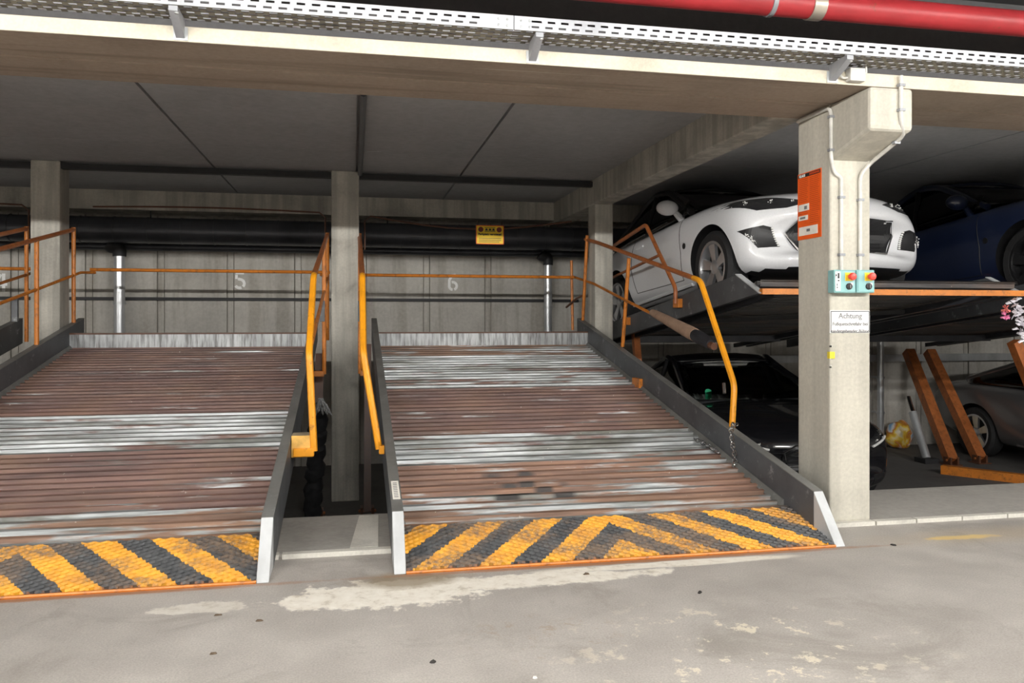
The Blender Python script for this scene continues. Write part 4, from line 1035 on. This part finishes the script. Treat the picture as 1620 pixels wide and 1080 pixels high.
    for s in (-1, 1):
        cx = s * .36
        MB().hexa([(cx - .23, y0 + .95, z0 - .25), (cx + .23, y0 + .95, z0 - .25), (cx + .23, y0 + 1.08, z0 - .25), (cx - .23, y0 + 1.08, z0 - .25)], [(cx - .18, y0 + 1.12, z0 + .18), (cx + .18, y0 + 1.12, z0 + .18), (cx + .18, y0 + 1.22, z0 + .18), (cx - .18, y0 + 1.22, z0 + .18)]).build('seat', M['cabin'], R, bevel=.03)
        MB().box((cx - .11, y0 + 1.14, z0 + .20), (cx + .11, y0 + 1.22, z0 + .34)).build('headrest', M['cabin'], R, bevel=.03)
    MB().torus((.36, y0 + .62, z0 - .0), (0, -.9, -.42), .18, .016, 22, 8).build('steering_wheel', M['headliner'], R, True)
    MB().box((-.11, y1 - .10, z1 - .12), (.11, y1 - .06, z1 - .06)).build('rear_view_mirror', M['headliner'], R, bevel=.01)
    # wheels
    for ya in axles:
        for s in (-1, 1):
            c = Vector((s * (hw - .125), ya, wr)); A = (s, 0, 0)
            tw = MB().lathe([(wr - .10, -.10), (wr - .03, -.105), (wr, -.075), (wr, .075), (wr - .03, .105), (wr - .085, .10), (wr - .095, .085), (wr - .095, -.09)], c, A, 36, closed=True).build('wheel', M['tyre'], R, True)
            rr = wr - .092
            m = MB(); m.lathe([(rr, .088), (rr + .004, .098), (rr - .02, .098), (rr - .03, .06), (rr - .03, -.05), (rr, -.05)], c, A, 36, closed=True)
            ax = Vector(A); u_, v_ = Vector((0, 1, 0)), Vector((0, 0, 1))
            for k in range(5):
                an = 2 * math.pi * k / 5 + .3; d = u_ * math.cos(an) + v_ * math.sin(an); t2 = -u_ * math.sin(an) + v_ * math.cos(an)
                o0, o1 = c + ax * .07, c + ax * .085
                p = [o0 + d * .045 - t2 * .030, o0 + d * .045 + t2 * .030, o1 + d * (rr - .02) + t2 * .052, o1 + d * (rr - .02) - t2 * .052]
                m.hexa([q - ax * .03 for q in p], p)
            m.lathe([(.062, .03), (.062, .072), (.045, .082), (.02, .084)], c, A, 20)
            m.build('rim', M[rimmat], tw, True)
            MB().lathe([(rr - .03, .01), (rr - .03, .015)], c, A, 24).build('brake_backing', M['trim'], tw)
    # decals that follow the bodywork, each with its own thickness
    def patch(outline, nm, mt, off=.004, parent=R, side=None, cuts=3, depth=.012):
        b5 = bmesh.new(); vs = [b5.verts.new((p[0], 0, p[1])) for p in outline]; es = [b5.edges.new((vs[i], vs[(i + 1) % len(vs)])) for i in range(len(vs))]
        bmesh.ops.triangle_fill(b5, use_beauty=True, edges=es)
        for _ in range(2): bmesh.ops.subdivide_edges(b5, edges=list(b5.edges), cuts=1 if _ else cuts, use_grid_fill=True)
        bmesh.ops.triangulate(b5, faces=b5.faces)
        dead = []
        for v in b5.verts:
            if side is None: o_, d_ = Vector((v.co.x, -2, v.co.z)), Vector((0, 1, 0))
            else: o_, d_ = Vector((side * 3, v.co.x, v.co.z)), Vector((-side, 0, 0))
            h, nn, _i, _d = bvh.ray_cast(o_, d_)
            if h is None: dead.append(v); continue
            v.co = h - d_ * off
        if dead: bmesh.ops.delete(b5, geom=dead, context='VERTS')
        bmesh.ops.recalc_face_normals(b5, faces=b5.faces)
        r5 = bmesh.ops.extrude_face_region(b5, geom=list(b5.faces))
        for v in [g for g in r5['geom'] if isinstance(g, bmesh.types.BMVert)]:
            v.co += (Vector((0, 1, 0)) if side is None else Vector((-side, 0, 0))) * depth
        bmesh.ops.recalc_face_normals(b5, faces=b5.faces)
        return finish(b5, nm, M[mt], parent, False)
    def hit(x, z):
        h = bvh.ray_cast(Vector((x, -2, z)), Vector((0, 1, 0)))[0]; return h if h is not None else Vector((x, .3, z))
    def hits(s, y, z):
        h = bvh.ray_cast(Vector((s * 3, y, z)), Vector((-s, 0, 0)))[0]; return h if h is not None else Vector((s * hw, y, z))
    for s in (-1, 1):
        if front == '308':
            hl = patch([(s * .34, .735), (s * .54, .690), (s * .74, .690), (s * .895, .80), (s * .80, .835), (s * .58, .815)], 'headlight', 'lampglass', .006)
            for (x, z, r) in ((.47, .745, .022), (.62, .757, .032), (.77, .775, .028)):
                sparkle(hit(s * x, z) + Vector((0, -.006, 0)), r, 13, hl)
            fo = patch([(s * .57, .385), (s * .76, .375), (s * .87, .535), (s * .71, .56), (s * .63, .54)], 'fog_lamp_opening', 'trim', .005)
            for k in range(9):
                t = k / 8; p = hit(s * (.585 + .05 * t), .395 + .14 * t); 
                MB().box(p + Vector((-.010, -.012, -.006)), p + Vector((.010, -.004, .006))).build('day_light', M['white'], fo)
            p = hit(s * .775, .455); [sparkle(hit(s * (.785 + .02 * q), .425 + .035 * q) + Vector((0, -.007, 0)), .030, 14, fo) for q in range(3)]
        elif front == 'saloon':
            hl = patch([(s * .48, .60), (s * .80, .65), (s * .87, .75), (s * .72, .75), (s * .50, .68)], 'headlight', 'lampglass', .006)
            for x, z in ((.60, .655), (.73, .69)): sparkle(hit(s * x, z) + Vector((0, -.006, 0)), .026, 12, hl)
            MB().tube([hit(s * (.53 + .045 * k), .620 + .010 * k) + Vector((0, -.016, 0)) for k in range(7)], .011, 6).build('light_bar', M['white'], hl, True)
            patch([(s * .55, .24), (s * .80, .26), (s * .82, .36), (s * .58, .34)], 'air_intake', 'trim', .004)
    if front == '308':
        gr = patch([(-.52, .50), (-.42, .34), (.42, .34), (.52, .50), (.44, .60), (-.44, .60)], 'grille', 'trim', .006)
        ring = [(-.52, .50), (-.42, .34), (.42, .34), (.52, .50), (.44, .60), (-.44, .60)]
        MB().tube([hit(*p) + Vector((0, -.008, 0)) for p in ring], .009, 6, closed=True).build('grille_surround', M['chrome'], gr, True)
        for z in (.37, .395, .42): MB().tube([hit(-.38 + .19 * k, z) + Vector((0, -.012, 0)) for k in range(5)], .006, 6).build('grille_bar', M['trim'], gr, True)
        p = hit(0, .5).y; MB().box((-.26, p - .035, .445), (.26, p - .02, .555)).build('number_plate', M['plate'], R, bevel=.004)
    elif front == 'saloon':
        ring = [(-.40, .60), (-.30, .40), (.30, .40), (.40, .60), (.30, .66), (-.30, .66)]
        gr = patch(ring, 'grille', 'trim', .006)
        MB().tube([hit(*p) + Vector((0, -.008, 0)) for p in ring], .009, 6, closed=True).build('grille_surround', M['chrome'], gr, True)
        for z in (.45, .50, .55, .60): MB().tube([hit(-.30 + .15 * k, z) + Vector((0, -.012, 0)) for k in range(5)], .006, 6).build('grille_bar', M['chrome'], gr, True)
        p = hit(0, .34).y; MB().box((-.26, p - .03, .27), (.26, p - .015, .38)).build('number_plate', M['plate'], R, bevel=.004)
    # door seams and handles
    for s in (-1, 1):
        a, c = axles[0] + .52, axles[0] + 1.62
        for poly in ([(a + .05, .30), (a, .55), (a + .03, z0 - .08)], [(c, .34), (c + .06, .6), (c + .02, z0 - .08)], [(a + .05, .30), (c, .34)]):
            pts = []
            for (ya, za), (yc, zc_) in zip(poly, poly[1:]): pts += [hits(s, ya + (yc - ya) * k / 8, za + (zc_ - za) * k / 8) + Vector((s * .0, 0, 0)) for k in range(9)]
            MB().tube(pts, .004, 4).build('door_seam', M['trim'], R)
        p = hits(s, c - .16, z0 - .17); MB().box(p + Vector((-.015, -.09, -.012)), p + Vector((.015, .09, .012))).build('door_handle', mat, R, bevel=.008)
        p = hits(s, axles[0] + .44, .60); MB().lathe([(.028, 0), (.028, .006)], p + Vector((0, 0, 0)), (s, 0, 0), 12).build('side_repeater', M['trim'], R)
        MB().tube([hits(s, axles[0] + .46 + .2 * k, .245) + Vector((s * .002, 0, 0)) for k in range(9)], .02, 6).build('sill_strip', mat, R, True)
    return R
ST_HATCH = [(0, .32, .54, .60, .84), (.02, .23, .64, .71, .92), (.10, .17, .74, .82, .98), (.32, .155, .82, .90, 1.0), (.62, .16, .86, .955, 1.0), (1.0, .165, .89, 1.0, 1.0), (1.30, .17, .90, .99, 1.0), (2.2, .18, .93, .97, 1.0), (2.8, .18, .955, .98, 1.0), (3.3, .2, .96, .99, .97), (3.6, .28, .92, .96, .90), (3.76, .36, .82, .86, .82), (3.80, .42, .74, .78, .78)]
ST_COMP = [(0, .34, .54, .58, .80), (.02, .25, .63, .69, .88), (.10, .19, .73, .79, .96), (.32, .165, .80, .87, 1.0), (.62, .165, .83, .91, 1.0), (1.0, .17, .87, .955, 1.0), (1.30, .17, .89, .97, 1.0), (2.2, .18, .92, .97, 1.0), (2.8, .2, .94, .97, .98), (3.2, .28, .90, .94, .90), (3.42, .36, .80, .84, .82), (3.46, .42, .72, .76, .78)]
CAB = (1.18, .975, 2.02, 1.37, 2.75, 1.38, 3.45, 1.03, .76, .57)
AX = (.80, 2.98)
def onp(y): return pz(y)
NOSE = 5.66
WX = 4.0
wc = car('car', 'white hatchback with silver alloy wheels parked nose-out on the raised platform', (WX, NOSE, pz(NOSE) + .0), math.atan(TI), 1.82, ST_HATCH, CAB, AX, .318, M['carwhite'], '308', 'glassdark', yaw=.06, group='parked cars', roofmat=M['trim'])
car('car', 'dark navy car on the raised platform at the right photo edge', (WX + 2.62, NOSE - .66, pz(NOSE - .66 + .3)), math.atan(TI), 1.80, ST_HATCH, CAB, AX, .318, M['carblue'], 'saloon', 'glassdark', rimmat='trim', group='parked cars')
bc = car('car', 'black saloon parked nose-out in the pit under the white car', (4.24, 6.48, PIT), 0, 1.82, ST_COMP, (1.2, .97, 2.0, 1.31, 2.5, 1.32, 3.15, 1.0, .77, .60), (.80, 2.70), .33, M['carblack'], 'saloon', 'glass', group='parked cars')
ST_SAL = [(0, .34, .50, .55, .80), (.02, .25, .58, .64, .88), (.10, .19, .66, .74, .96), (.32, .165, .745, .82, 1.0), (.62, .165, .79, .87, 1.0), (1.0, .17, .84, .93, 1.0), (1.30, .17, .88, .97, 1.0), (2.2, .18, .92, .97, 1.0), (3.2, .18, .95, .99, 1.0), (3.8, .2, .96, 1.0, .98), (4.25, .26, .94, .98, .93), (4.46, .34, .86, .92, .86), (4.52, .42, .74, .80, .80)]
car('car', 'grey metallic saloon at the right, seen past the orange lift arms in the lower bay', (pX(1555, 690, 8.0).x + .88, 9.02 - 3.50, PIT), 0, 1.78, ST_SAL, (1.25, .955, 2.05, 1.36, 2.75, 1.37, 3.85, 1.03, .76, .57), (.82, 3.50), .325, M['cargrey'], 'saloon', 'glassdark', group='parked cars')
# green badge behind the black car's windscreen
MB().lathe([(.04, 0), (.04, .003)], (-.52, 1.40, 1.03), (0, -.8, .5), 16).build('green_badge', M['green'], bc)

# ------------------------------------------------------------------ litter on the floor
def litter(px, py, sx, sy, mat, label, rot=.5):
    c = pZ(px, py, .001); m = MB(); n = 7; pts = []
    for k in range(n):
        an = 2 * math.pi * k / n; r = random.uniform(.6, 1.0); x, y = math.cos(an) * sx * r, math.sin(an) * sy * r
        pts.append(c + Vector((x * math.cos(rot) - y * math.sin(rot), x * math.sin(rot) + y * math.cos(rot), 0)))
    m.hexa(pts, [p * 1 + (c - p) * .35 + Vector((0, 0, .003 + random.uniform(0, .004))) for p in pts])
    top(m.build('debris', M[mat]), label, 'debris', 'bits of debris on the floor')
litter(685, 1047, .014, .012, 'leaf', 'dark leaf scrap lying alone at the bottom middle of the aisle floor')
litter(1107, 937, .02, .012, 'leaf', 'small black twig on the floor before the right half of the near ramp lip', .9)
litter(1413, 862, .016, .018, 'leaf', 'small black lump on the floor to the right of the near column')
litter(345, 973, .022, .008, 'paleleaf', 'brown crumb on the floor before the left ramp lip', .3)
litter(411, 982, .018, .007, 'paleleaf', 'thin brown crumb on the floor below the gap between the ramps', .0)
litter(846, 1072, .012, .010, 'scrap', 'white paper scrap at the bottom photo edge')
litter(338, 1034, .018, .006, 'paleleaf', 'thin dark crumb near the bottom left of the aisle floor', .2)
litter(928, 908, .02, .012, 'paleleaf', 'rust flake just before the middle of the near ramp lip', .2)
